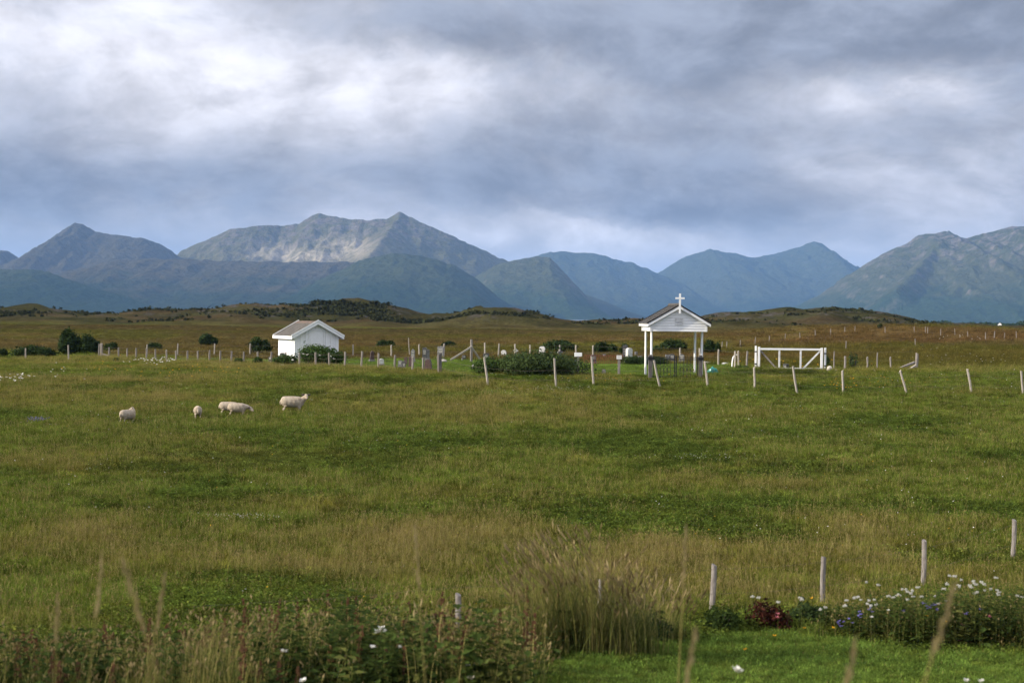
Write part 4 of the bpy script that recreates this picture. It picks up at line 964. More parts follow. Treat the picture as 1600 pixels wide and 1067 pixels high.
def sheep(px, py, heading, size, label, pose='graze', headturn=0.0, name='sheep'):
    """heading: 0 = facing +x (right in the picture), 90 = away from the camera"""
    p = ground_hit(px, py, 30, 90); p.z -= 0.10 * size; t = empty(name, p, R(heading), label, 'sheep', 'sheep grazing in the field'); s = size
    mb = MB()
    # trunk: rump to chest, deep chest and tucked belly
    loft(mb, [((-0.54, 0, 0.66), 0.07, 0.10, (1, 0, 0)), ((-0.49, 0, 0.64), 0.16, 0.20, (1, 0, 0)), ((-0.36, 0, 0.63), 0.225, 0.255, (1, 0, 0)), ((-0.12, 0, 0.61), 0.25, 0.27, (1, 0, 0)), ((0.14, 0, 0.60), 0.245, 0.275, (1, 0, 0)), ((0.34, 0, 0.61), 0.205, 0.26, (1, 0, 0.1)), ((0.46, 0, 0.63), 0.15, 0.19, (1, 0, 0.2)), ((0.52, 0, 0.65), 0.08, 0.10, (1, 0, 0.3))], 14)
    # thighs and shoulders carried down into the legs
    for (x, y, hind) in ((-0.38, 0.13, 1), (-0.34, -0.13, 1), (0.28, 0.12, 0), (0.33, -0.12, 0)):
        if hind: loft(mb, [((x + 0.02, y, 0.56), 0.11, 0.16, (0, 0, -1)), ((x + 0.05, y, 0.42), 0.085, 0.11, (0.1, 0, -1)), ((x - 0.03, y, 0.30), 0.045, 0.055, (-0.4, 0, -1)), ((x - 0.07, y, 0.23), 0.034, 0.040, (0, 0, -1)), ((x - 0.05, y, 0.10), 0.028, 0.030, (0, 0, -1)), ((x - 0.04, y, 0.0), 0.035, 0.040, (0, 0, -1))], 8)
        else: loft(mb, [((x, y, 0.52), 0.09, 0.12, (0, 0, -1)), ((x, y, 0.38), 0.062, 0.075, (0, 0, -1)), ((x + 0.01, y, 0.24), 0.038, 0.042, (0, 0, -1)), ((x, y, 0.10), 0.028, 0.030, (0, 0, -1)), ((x + 0.01, y, 0.0), 0.035, 0.038, (0, 0, -1))], 8)
    # neck
    ht = R(headturn)
    if pose == 'graze': poll = Vector((0.74, 0.05, 0.42)); hd = Vector((0.45, 0.05, -0.9))
    elif pose == 'low': poll = Vector((0.74, 0.0, 0.58)); hd = Vector((0.8, 0, -0.6))
    else: poll = Vector((0.66, 0, 0.90)); hd = Vector((0.85, 0, -0.50))
    hd = Vector((hd.x * math.cos(ht) - hd.y * math.sin(ht), hd.x * math.sin(ht) + hd.y * math.cos(ht), hd.z)).normalized()
    nk = Vector((0.40, 0, 0.66)); mid = (nk + poll) / 2 + Vector((0.02, 0, 0.02)); dn = (poll - nk)
    if abs(headturn) > 60: poll = poll + (Vector((-0.03, -0.06, 0.02)) if headturn < 0 else Vector((-0.14, 0.12, 0.0))); dn = poll - nk; mid = (nk + poll) / 2 + Vector((0.05, 0, 0))
    loft(mb, [(nk - dn * 0.25, 0.14, 0.17, dn), (mid, 0.105, 0.135, dn), (poll, 0.08, 0.09, dn + hd * 0.3)], 10)
    # skull and muzzle
    L = 0.31
    loft(mb, [(poll - hd * 0.05, 0.06, 0.07, hd), (poll + hd * 0.03, 0.098, 0.104, hd), (poll + hd * 0.11, 0.092, 0.098, hd), (poll + hd * 0.20, 0.070, 0.076, hd), (poll + hd * (L - 0.03), 0.056, 0.058, hd), (poll + hd * L, 0.030, 0.032, hd)], 10)
    # tail
    loft(mb, [((-0.53, 0, 0.72), 0.035, 0.035, (-0.5, 0, -1)), ((-0.58, 0, 0.60), 0.04, 0.035, (-0.1, 0, -1)), ((-0.57, 0, 0.46), 0.028, 0.025, (0, 0, -1))], 7)
    me = mb.mesh(name + '_body'); body = link('body', me, [WOOL, FACE, SHANK], t); body.scale = (s * 1.0, s, s)
    rm = body.modifiers.new('skin', 'REMESH'); rm.mode = 'VOXEL'; rm.voxel_size = 0.022; rm.use_smooth_shade = True
    sm = body.modifiers.new('smooth', 'SMOOTH'); sm.factor = 0.6; sm.iterations = 4
    # one continuous skin: bake the remesh, then face and shanks take their own short-haired surface
    dg = bpy.context.evaluated_depsgraph_get(); ev = body.evaluated_get(dg); nm = bpy.data.meshes.new_from_object(ev); body.modifiers.clear(); body.data = nm
    co = np.empty(len(nm.vertices) * 3); nm.vertices.foreach_get('co', co); co = co.reshape(-1, 3)
    wool = 0.018 * (fbm(co[:, 0] * 16 + co[:, 2] * 9, co[:, 1] * 16 + co[:, 2] * 12, 5, 3) - 0.4)
    rel = co - np.array(poll); along = rel @ np.array(hd); facev = (along > 0.02) & (np.linalg.norm(rel - along[:, None] * np.array(hd), axis=1) < 0.11)
    legv = co[:, 2] < 0.30
    nn = np.empty(len(nm.vertices) * 3); nm.vertices.foreach_get('normal', nn); nn = nn.reshape(-1, 3)
    co = co + nn * (wool * ~(facev | legv))[:, None]; nm.vertices.foreach_set('co', co.ravel())
    while len(nm.materials) < 3: nm.materials.append([WOOL, FACE, SHANK][len(nm.materials)])
    mi = np.zeros(len(nm.polygons), np.int32)
    for pl in nm.polygons:
        v = pl.vertices; a = facev[v[0]] + facev[v[1]] + facev[v[2]]; b = legv[v[0]]
        mi[pl.index] = 1 if a >= 2 else (2 if b else 0)
    nm.polygons.foreach_set('material_index', mi); nm.polygons.foreach_set('use_smooth', np.ones(len(nm.polygons), bool)); nm.update()
    side = hd.cross(Vector((0, 0, 1))).normalized(); upv = side.cross(hd).normalized()
    for q in (-1, 1):
        b0 = (poll + side * (q * 0.065) + upv * 0.045) * s; b1 = (poll + side * (q * 0.24) + upv * 0.025 - hd * 0.02) * s
        e = MB(); loft(e, [(b0, 0.018 * s, 0.030 * s, b1 - b0), ((b0 + b1) / 2, 0.022 * s, 0.048 * s, b1 - b0), (b1, 0.006 * s, 0.010 * s, b1 - b0)], 8); e.build('ear', EARM, t, smooth=True)
        y = (poll + hd * 0.10 + side * (q * 0.072) + upv * 0.03) * s; e = MB(); loft(e, [(y - side * (q * 0.012), 0.010 * s, 0.010 * s, side), (y, 0.016 * s, 0.014 * s, side), (y + side * (q * 0.008), 0.006 * s, 0.006 * s, side)], 7); e.build('eye', IRON, t)
    ns = (poll + hd * (L - 0.012)) * s; e = MB(); loft(e, [(ns - hd * 0.02 * s, 0.036 * s, 0.030 * s, hd), (ns + hd * 0.018 * s, 0.022 * s, 0.018 * s, hd)], 8); e.build('nose', EARM, t)
    return t
sheep(457, 644.5, 6, 0.86, 'ewe with white face standing broadside and looking at the camera', 'stand', -75)
sheep(371, 650, 3, 0.68, 'lamb with lowered head standing in front of another lamb', 'low', -25, 'lamb')
sheep(357.5, 648, 8, 0.68, 'lamb mostly hidden behind the lamb beside it', 'graze', 0, 'lamb')
sheep(309, 655, 105, 0.68, 'lamb seen from behind, grazing between the other lambs', 'graze', 40, 'lamb')
sheep(199.5, 662, 62, 0.70, 'leftmost lamb, rump to the camera, turning its head back', 'stand', 130, 'lamb')

# ================================================================== BUSHES
LEAFD = leafmat('dark_willow_leaf', (0.038, 0.058, 0.020), (0.020, 0.034, 0.013), 0.25, None, 0.35, 1.2)
LEAFM = leafmat('green_bush_leaf', (0.060, 0.095, 0.026), (0.032, 0.058, 0.018), 0.3, None, 0.35, 1.2)
LEAFH = leafmat('hedge_leaf', (0.062, 0.088, 0.030), (0.034, 0.055, 0.022), 0.3, None, 0.4, 1.2)
LEAFR = leafmat('red_leaf', (0.042, 0.013, 0.010), (0.030, 0.022, 0.012), 0.25, None, 0.4, 3.0)
BARK = mat('bark', (0.085, 0.070, 0.055), 0.95, 0.2, 10, second=(0.05, 0.042, 0.035))
def leaf_cloud(mb, lobes, n, ls, rng, up=0.3):
    """leaf-sized faces spread through the volume of several uneven lobes, denser towards their outside"""
    vols = np.array([a * b * c for (_, a, b, c) in lobes]) ** 0.7; k = rng.choice(len(lobes), n, p=vols / vols.sum())
    C = np.array([l[0] for l in lobes])[k]; A = np.array([l[1:] for l in lobes])[k]
    v = rng.normal(size=(n, 3)); v /= np.linalg.norm(v, axis=1)[:, None]
    r = rng.uniform(0.3, 1.0, n) ** 0.5 * (1 + 0.16 * rng.normal(size=n)); q = C + v * r[:, None] * A
    m = q[:, 2] > 0.02; q, v = q[m], v[m]; n = len(q)
    nr = v + rng.normal(size=(n, 3)) * 0.7 + np.array((0, 0, up)); nr /= np.linalg.norm(nr, axis=1)[:, None]
    t1 = np.cross(nr, rng.normal(size=(n, 3))); t1 /= np.linalg.norm(t1, axis=1)[:, None]; t2 = np.cross(nr, t1); s = (ls * rng.uniform(0.6, 1.4, n))[:, None]
    V = np.stack([q - t1 * s, q + t2 * s * 0.45, q + t1 * s, q - t2 * s * 0.45], 1).reshape(-1, 3); k0 = len(mb.v)
    mb.v.extend(map(tuple, V.tolist())); mb.f.extend([(k0 + 4 * i, k0 + 4 * i + 1, k0 + 4 * i + 2, k0 + 4 * i + 3) for i in range(n)]); mb.mi.extend([0] * n)
def raw_mesh(mb, name, smooth=False):
    me = bpy.data.meshes.new(name); me.from_pydata(mb.v, [], mb.f); me.update(); return me
def bush(px, by, wpx, hpx, label, m=LEAFD, n=1500, leaf=0.075, d=None, seed=1, lobes=7, group='bushes on the moor', name='bush', flat=1.0, cat='bush'):
    p = ground_hit(px, by, 60, 330) if d is None else on_ground(px, d, by)
    s = p.y / F; w_, h = wpx * s, hpx * s; rng = np.random.default_rng(seed)
    t = empty(name, p, 0, label, cat, group)
    L = []
    for i in range(lobes):
        x = rng.uniform(-0.36, 0.36) * w_; y = rng.uniform(-0.3, 0.3) * w_ * 0.7; r = rng.uniform(0.20, 0.34); top = h * (1 - 0.55 * (abs(x) / (w_ * 0.5)) ** 2 * flat) * rng.uniform(0.75, 1.0)
        L.append(((x, y, top * 0.5), w_ * r * rng.uniform(0.7, 1.1), w_ * r * 0.8, top * 0.52))
    mb = MB(); leaf_cloud(mb, L, int(n * 1.5), leaf * 1.35, rng); link('foliage', raw_mesh(mb, 'foliage'), m, t)
    st = MB()
    for i in range(6):
        c = L[i % len(L)][0]; st.tube([(c[0] * 0.25, c[1] * 0.25, -0.1), (c[0] * 0.6, c[1] * 0.6, h * 0.3), (c[0], c[1], h * 0.65)], [0.035, 0.025, 0.008], 5)
    tag(st.build('stem', BARK, t), kind='stuff')
    return t
bush(108, 563, 36, 42, 'tallest dark bush at the far left, round topped', d=121, n=2600, leaf=0.11, seed=2, lobes=9)
bush(138, 562, 34, 32, 'dark bush joined to the right of the tallest bush', d=121, n=2000, leaf=0.11, seed=3, lobes=8)
bush(52, 568, 62, 20, 'long low dark bush behind a pale post at the far left', d=112, n=2400, leaf=0.09, seed=4, lobes=10)
bush(2, 567, 22, 15, 'low dark bush cut by the left edge of the picture', d=113, n=700, leaf=0.09, seed=5)
bush(175, 553, 28, 14, 'low green bush behind the braced left corner post', d=135, n=700, leaf=0.09, seed=6)
bush(240, 549, 30, 12, 'low dark bush between the two back posts left of the shed', d=140, n=700, leaf=0.09, seed=7)
bush(326, 543, 33, 19, 'dark rounded bush on the moor left of the shed', d=165, n=1500, leaf=0.12, seed=8)
bush(405, 553, 31, 26, 'dark rounded bush just left of the shed', d=122, n=1800, leaf=0.09, seed=9)
bush(603, 549, 25, 12, 'small dark bush on the moor right of the shed', d=145, n=900, leaf=0.10, seed=10)
bush(700, 549, 22, 8, 'faint low bush behind the headstones', d=140, n=500, leaf=0.09, seed=11)
bush(872, 551, 52, 19, 'wide dark bush behind the big hedge', d=118, n=2200, leaf=0.10, seed=12, lobes=10)
bush(944, 549, 36, 21, 'dark spiky bush behind the rust red fence', d=112, n=1500, leaf=0.09, seed=13)
bush(975, 548, 14, 19, 'narrow dark bush behind the white monument', d=108, n=700, leaf=0.08, seed=14)
bush(1052, 549, 40, 17, 'wide dark bush seen between the gateway posts', d=118, n=1700, leaf=0.09, seed=15, lobes=9)
bush(1028, 549, 14, 10, 'small green bush seen between the gateway posts', m=LEAFM, d=116, n=500, leaf=0.08, seed=16)
bush(1113, 555, 27, 25, 'round dark bush right of the gateway', d=103, n=1600, leaf=0.08, seed=17, flat=0.6)
bush(1376, 533, 8, 8, 'tiny dark bush on the grassy rise to the right', d=150, n=300, leaf=0.09, seed=18)
bush(1490, 529, 12, 7, 'small dark bush by the distant fence', d=190, n=300, leaf=0.11, seed=19)
bush(1577, 527, 17, 5, 'low dark bush on the moor near the right edge', d=230, n=300, leaf=0.12, seed=20)
bush(1290, 569, 12, 20, 'green bush behind the right post of the farm gate', m=LEAFM, d=79, n=500, leaf=0.06, seed=21)
bush(490, 573, 80, 32, 'rose bush with white blooms in front of the shed', m=LEAFM, d=90, n=4200, leaf=0.06, seed=22, lobes=12, group='bushes at the churchyard', flat=0.7)
bush(447, 578, 36, 20, 'low green bush with white blooms left of the rose bush', m=LEAFM, d=87, n=1300, leaf=0.05, seed=23, group='bushes at the churchyard')
bush(402, 576, 16, 12, 'small green bush at the fence left of the shed', m=LEAFM, d=89, n=600, leaf=0.05, seed=24, group='bushes at the churchyard')
bush(373, 574, 17, 9, 'low leafy clump below the fence left of the shed', m=LEAFM, d=91, n=500, leaf=0.05, seed=25, group='bushes at the churchyard')
bush(183, 577, 12, 9, 'leafy clump in the flowery grass at the left', m=LEAFM, d=94, n=300, leaf=0.05, seed=26, group='bushes at the churchyard')
bush(845, 593, 136, 41, 'big dense hedge bush of upright weeds in the churchyard', m=LEAFH, d=72.5, n=9000, leaf=0.05, seed=27, lobes=16, group='bushes at the churchyard', flat=0.55)
bush(765, 590, 60, 30, 'looser green weeds at the left end of the big hedge', m=LEAFM, d=73.0, n=2200, leaf=0.05, seed=28, lobes=9, group='bushes at the churchyard')
bush(1006, 562, 66, 15, 'low clipped dark hedge left of the gateway', m=LEAFD, d=85.5, n=2600, leaf=0.04, seed=29, lobes=14, group='bushes at the churchyard', flat=0.1)
bush(1334, 580, 18, 32, 'sparse brown sapling behind the right fence', m=LEAFH, d=77.5, n=160, leaf=0.05, seed=30, group='bushes at the churchyard', name='sapling', cat='sapling')
bush(1158, 578, 22, 8, 'dark tuft of weeds at the foot of the white posts', m=LEAFM, d=76, n=500, leaf=0.045, seed=31, group='bushes at the churchyard')

# roses and other blooms sitting on the bushes
PETAL = leafmat('white_petal', (0.78, 0.76, 0.70), (0.66, 0.64, 0.58), 0.2, None, 0.1, 3.0)
PETALY = leafmat('yellow_petal', (0.62, 0.36, 0.03), (0.55, 0.28, 0.02), 0.2, None, 0.15, 3.0)
PETALB = leafmat('blue_petal', (0.26, 0.22, 0.58), (0.20, 0.16, 0.48), 0.25, None, 0.15, 3.0)
PETALP = leafmat('pink_petal', (0.52, 0.20, 0.24), (0.46, 0.13, 0.16), 0.25, None, 0.15, 3.0)
def bloom(mb, c, r, rng, n=6):
    for k in range(n):
        a = 2 * math.pi * k / n + rng.uniform(-.3, .3); tl = rng.uniform(0.1, 1.1)
        q = Vector((math.cos(a), math.sin(a), 0)); e = q * r + Vector((0, 0, tl * r)); sd = Vector((-q.y, q.x, 0)) * r * 0.45
        mb.add([c, c + e * 0.6 + sd, c + e, c + e * 0.6 - sd], [(0, 1, 2, 3)])
def rose_blooms():
    mb = MB(); rng = random.Random(4)
    for (px, py, d) in [(474, 553.5, 88.6), (480, 555, 88.6), (517, 557.5, 88.8), (522, 561, 88.8), (457, 563, 86.0), (441, 571, 85.5), (437, 578, 85.2), (409, 577, 87.5), (381, 578, 90), (500, 556, 88.6), (466, 560, 88.5)]:
        bloom(mb, at(px, py, d), 0.10, rng, 7)
    tag(link('rose_blooms', raw_mesh(mb, 'rose_blooms'), PETAL), 'white roses on the bushes before the shed', 'flowers', kind='stuff')
rose_blooms()
# scrub growing in hollows of the knolls and a far belt of trees
def knoll_scrub():
    rng = np.random.default_rng(9); mb = MB(); n = 0
    X = rng.uniform(-190, 190, 30000); D = rng.uniform(385, 480, 30000)
    msk = fbm(X / 26, D / 34, 73, 4); px = 800 + X / D * F
    dark = np.exp(-((px - 560) / 130) ** 2) * np.exp(-((D - 432) / 22) ** 2) * 0.22 + np.exp(-((px - 1290) / 60) ** 2) * 0.05
    keep = (msk + dark * 0.5 + rng.normal(size=len(X)) * 0.09 > 0.62) & (np.abs(X) < 0.42 * D)
    X, D = X[keep][:3200], D[keep][:3200]; Z = H(X, D)
    for x, d, z in zip(X, D, Z):
        r = rng.uniform(0.35, 1.1); h = r * rng.uniform(0.6, 1.0)
        for k in range(8):
            v = rng.normal(size=3); v /= np.linalg.norm(v); q = np.array((x, d, z + h * 0.4)) + v * np.array((r, r, h * 0.7))
            t1 = rng.normal(size=3); t1 /= np.linalg.norm(t1); t2 = np.cross(v, t1); s = rng.uniform(0.28, 0.6)
            mb.v.extend([tuple(q - t1 * s), tuple(q + t2 * s), tuple(q + t1 * s), tuple(q - t2 * s)]); i = len(mb.v) - 4; mb.f.append((i, i + 1, i + 2, i + 3)); mb.mi.append(0)
    tag(link('knoll_scrub', raw_mesh(mb, 'knoll_scrub'), leafmat('knoll_scrub_leaf', (0.036, 0.039, 0.016), (0.024, 0.027, 0.012), 0.15, None, 0.4, 0.2)), 'dark scrub covering the hollows of the rocky knolls', 'scrub', kind='stuff')
knoll_scrub()
def far_trees():
    rng = np.random.default_rng(19); mb = MB()
    for i in range(420):
        px = rng.uniform(1425, 1680); d = rng.uniform(1190, 1290); p = at(px, 505, d); z = float(H(p.x, d)); h = rng.uniform(2.5, 5.0) * (0.6 + 0.8 * float(fbm(np.array(px / 25), np.array(1.0), 3, 2)))
        for k in range(14):
            v = rng.normal(size=3); v /= np.linalg.norm(v); q = np.array((p.x, d, z + h * 0.5)) + v * np.array((h * 0.5, h * 0.5, h * 0.5)); t1 = rng.normal(size=3); t1 /= np.linalg.norm(t1); t2 = np.cross(v, t1); s = 0.9
            mb.v.extend([tuple(q - t1 * s), tuple(q + t2 * s), tuple(q + t1 * s), tuple(q - t2 * s)]); j = len(mb.v) - 4; mb.f.append((j, j + 1, j + 2, j + 3)); mb.mi.append(0)
    tag(link('distant_trees', raw_mesh(mb, 'distant_trees'), LEAFD), 'thin dark line of far trees below the crags', 'trees', kind='stuff')
far_trees()

# ================================================================== GRASS AND WEEDS
BLADE = leafmat('grass_blade', (0.1, 0.14, 0.03), (0.75, 0.62, 0.55), 0.35, 'col', 0.28, 0.8)
SEED = leafmat('grass_seed_head', (0.34, 0.27, 0.12), (0.25, 0.19, 0.08), 0.3, None, 0.3, 1.0)
STALK = leafmat('straw_stalk', (0.32, 0.275, 0.10), (0.22, 0.20, 0.06), 0.3, None, 0.3, 1.0)
BROAD = leafmat('broad_weed_leaf', (0.050, 0.075, 0.018), (0.026, 0.041, 0.012), 0.35, None, 0.4, 1.0)
DOCK = leafmat('brown_dock_seed', (0.095, 0.048, 0.026), (0.060, 0.036, 0.020), 0.2, None, 0.35, 1.0)
def blade(mb, x, y, h, w_, bend, az, rng, mi=0, z0=0.0, seg=3):
    dx, dy = math.cos(az), math.sin(az); sx, sy = -dy, dx; k = len(mb.v)
    for i in range(seg):
        t = i / seg; o = bend * t * t; ww = w_ * (1 - 0.55 * t) / 2
        mb.v.append((x + dx * o - sx * ww, y + dy * o - sy * ww, z0 + h * t * (1 - 0.25 * (bend / max(h, .01)) * t))); mb.v.append((x + dx * o + sx * ww, y + dy * o + sy * ww, z0 + h * t * (1 - 0.25 * (bend / max(h, .01)) * t)))
    mb.v.append((x + dx * bend, y + dy * bend, z0 + h * (1 - 0.25 * bend / max(h, .01))))
    for i in range(seg - 1): mb.f.append((k + 2 * i, k + 2 * i + 1, k + 2 * i + 3, k + 2 * i + 2)); mb.mi.append(mi)
    mb.f.append((k + 2 * seg - 2, k + 2 * seg - 1, k + 2 * seg)); mb.mi.append(mi)
def seedstalk(mb, x, y, h, rng, smi=1, hmi=2, w_=0.004, head=0.10, hw=0.012):
    bend = rng.uniform(0.02, 0.22) * h; az = rng.uniform(0, 6.28); blade(mb, x, y, h, w_ * 2, bend, az, rng, smi, seg=4)
    tx, ty, tz = x + math.cos(az) * bend, y + math.sin(az) * bend, h * (1 - 0.25 * bend / h)
    for a in (az, az + 1.57):
        cx, cy = math.cos(a) * hw, math.sin(a) * hw; ox, oy = math.cos(az) * head * 0.35, math.sin(az) * head * 0.35
        mb.add([(tx - ox * 0.6, ty - oy * 0.6, tz - head * 0.55), (tx + cx, ty + cy, tz - head * 0.1), (tx + ox, ty + oy, tz + head * 0.45), (tx - cx, ty - cy, tz - head * 0.1)], [(0, 1, 2, 3)], hmi)
def src(name, mb, mats, coll):
    me = bpy.data.meshes.new(name); me.from_pydata(mb.v, [], mb.f); me.polygons.foreach_set('material_index', mb.mi); me.update()
    for m in mats: me.materials.append(m)
    o = bpy.data.objects.new(name, me); coll.objects.link(o); return o
def tuft(kind, seed):
    """one patch of turf: blades spread over a ragged disc"""
    rng = random.Random(seed); mb = MB(); nz = lambda x, y: float(fbm(np.array(x * 3.0 + seed), np.array(y * 3.0), seed, 2))
    def spot(r):
        a = rng.uniform(0, 6.28); q = math.sqrt(rng.random()) * r * rng.uniform(.75, 1.15); return math.cos(a) * q, math.sin(a) * q
    def many(n, r, h0, h1, w0, w1, b0, b1, dry, seg=3):
        for i in range(n):
            x, y = spot(r); k = 0.55 + 0.9 * nz(x, y)
            blade(mb, x, y, rng.uniform(h0, h1) * k, rng.uniform(w0, w1), rng.uniform(b0, b1), rng.uniform(0, 6.28), rng, 1 if rng.random() < dry else 0, seg=seg)
    def heads(n, r, h0, h1, hd, hw):
        a, b = (0, 0) if kind == 'heath' else (1, 2)
        for i in range(n): x, y = spot(r); seedstalk(mb, x, y, rng.uniform(h0, h1), rng, a, b, 0.0026, hd, hw)
    if kind == 'short': many(190, .40, .05, .15, .006, .011, .02, .10, .05); heads(3, .38, .12, .24, .04, .006)
    elif kind == 'mid': many(180, .40, .07, .20, .006, .010, .03, .13, .14); heads(5, .38, .16, .28, .045, .005)
    elif kind == 'tall': many(150, .40, .09, .24, .005, .009, .03, .15, .30); heads(15, .38, .20, .38, .05, .006)
    elif kind == 'clover':
        many(90, .40, .05, .14, .006, .011, .02, .10, .04)
        for i in range(130):
            x, y = spot(.40); z = rng.uniform(.03, .13); s = rng.uniform(.012, .028); a = rng.uniform(0, 6.28)
            u = Vector((math.cos(a), math.sin(a), rng.uniform(-.6, .6))) * s; v = Vector((-math.sin(a), math.cos(a), rng.uniform(-.6, .6))) * s * .7; c = Vector((x, y, z))
            mb.add([c - u, c + v, c + u, c - v], [(0, 1, 2, 3)])
    elif kind == 'heath': many(150, .60, .06, .22, .010, .018, .03, .16, .0); heads(10, .55, .16, .28, .05, .007)
    elif kind == 'lawn': many(230, .40, .015, .05, .006, .010, .01, .04, .03, 2)
    return mb
def gn_scatter(name, P, rot, scl, idx, col, coll, label, cat):
    me = bpy.data.meshes.new(name); me.vertices.add(len(P)); me.vertices.foreach_set('co', P.astype(np.float32).ravel())
    for nm, ty, arr, key in (('rot', 'FLOAT_VECTOR', rot, 'vector'), ('scl', 'FLOAT', scl, 'value'), ('idx', 'INT', idx, 'value')):
        a = me.attributes.new(nm, ty, 'POINT'); a.data.foreach_set(key, np.ascontiguousarray(arr).ravel())
    a = me.attributes.new('col', 'FLOAT_COLOR', 'POINT'); a.data.foreach_set('color', np.concatenate([col, np.ones((len(col), 1))], 1).astype(np.float32).ravel())
    o = link(name, me); ng = bpy.data.node_groups.new(name, 'GeometryNodeTree')
    ng.interface.new_socket('Geometry', in_out='INPUT', socket_type='NodeSocketGeometry'); ng.interface.new_socket('Geometry', in_out='OUTPUT', socket_type='NodeSocketGeometry')
    N = ng.nodes; Lk = ng.links; gi = N.new('NodeGroupInput'); go = N.new('NodeGroupOutput'); ip = N.new('GeometryNodeInstanceOnPoints'); ci = N.new('GeometryNodeCollectionInfo')
    ci.inputs[0].default_value = coll; ci.inputs['Separate Children'].default_value = True; ci.inputs['Reset Children'].default_value = True
    def na(nm, ty):
        q = N.new('GeometryNodeInputNamedAttribute'); q.data_type = ty; q.inputs[0].default_value = nm; return q.outputs[0]
    Lk.new(gi.outputs[0], ip.inputs['Points']); Lk.new(ci.outputs[0], ip.inputs['Instance']); ip.inputs['Pick Instance'].default_value = True
    Lk.new(na('idx', 'INT'), ip.inputs['Instance Index']); er = N.new('FunctionNodeEulerToRotation'); Lk.new(na('rot', 'FLOAT_VECTOR'), er.inputs[0]); Lk.new(er.outputs[0], ip.inputs['Rotation']); Lk.new(na('scl', 'FLOAT'), ip.inputs['Scale'])
    Lk.new(ip.outputs[0], go.inputs[0])
    md = o.modifiers.new('scatter', 'NODES'); md.node_group = ng
    return tag(o, label, cat, kind='stuff')
GC = bpy.data.collections.new('grass_sources')
kinds = ['short', 'short', 'mid', 'mid', 'tall', 'tall', 'clover', 'clover', 'heath', 'heath', 'lawn', 'lawn']
for i, k in enumerate(kinds): src(f'tuft_{i:02d}', tuft(k, 50 + i), [BLADE, STALK, SEED], GC)

def rand_pts(n, d0, d1, rng, margin=0.40):
    d = np.sqrt(rng.uniform(d0 * d0, d1 * d1, n)); x = rng.uniform(-margin, margin, n) * d
    return x, d
def add_grass():
    rng = np.random.default_rng(77); XS, DS, KI, SC_ = [], [], [], []
    for (n, d0, d1, s0) in ((11500, 21.5, 40, 1.0), (13500, 40, 60, 0.95), (15000, 60, 82, 0.85), (12000, 82, 112, 0.85)):
        x, d = rand_pts(n, d0, d1, rng)
        t = dryness(x, d) + rng.normal(size=n) * 0.30; lush = fbm(x / 5, d / 3.2, 61, 4) + rng.normal(size=n) * 0.06
        k = np.where(t < 0.30, rng.integers(0, 2, n), np.where(t < 0.72, rng.integers(2, 4, n), rng.integers(4, 6, n)))
        k = np.where((lush > 0.60), rng.integers(6, 8, n), k)
        h = heath(x, d); k = np.where(rng.uniform(size=n) < h, rng.integers(8, 10, n), k)
        y = yard(x, d); k = np.where(rng.uniform(size=n) < y, rng.integers(10, 12, n), k)
        k = np.where(near_lawn(x, d) > 0.5, rng.integers(10, 12, n), k)
        # trodden grass before the farm gate
        tr = (x > 9) & (x < 26) & (d > 68.5) & (d < 76); k = np.where(tr, rng.integers(0, 2, n), k)
        XS.append(x); DS.append(d); KI.append(k); SC_.append(np.full(n, s0) * rng.uniform(0.55, 1.35, n))
    x, d = rand_pts(20000, 110, 330, rng); XS.append(x); DS.append(d); KI.append(rng.integers(8, 10, len(x))); SC_.append(rng.uniform(0.9, 1.5, len(x)))
    x, d = rand_pts(4500, 15.5, 24.5, rng); m = near_lawn(x, d) > 0.4; x, d = x[m], d[m]; XS.append(x); DS.append(d); KI.append(rng.integers(10, 12, len(x))); SC_.append(rng.uniform(0.8, 1.2, len(x)))
    x, d, k, s = map(np.concatenate, (XS, DS, KI, SC_))
    z = H(x, d); P = np.stack([x, d, z], 1); n = len(x)
    rot = np.stack([rng.normal(size=n) * 0.10, rng.normal(size=n) * 0.10 + 0.06, rng.uniform(0, 6.28, n)], 1).astype(np.float32)
    c = albedo(x, d) * 0.95; c = c * (1 + 0.45 * heath(x, d))[:, None]
    c = c * (1 + 0.22 * rng.normal(size=(n, 1))).clip(0.45, 1.7)
    gn_scatter('meadow_grass', P, rot, s.astype(np.float32), k.astype(np.int32), c, GC, 'rough green and straw meadow grass covering the field and moor', 'grass')
add_grass()

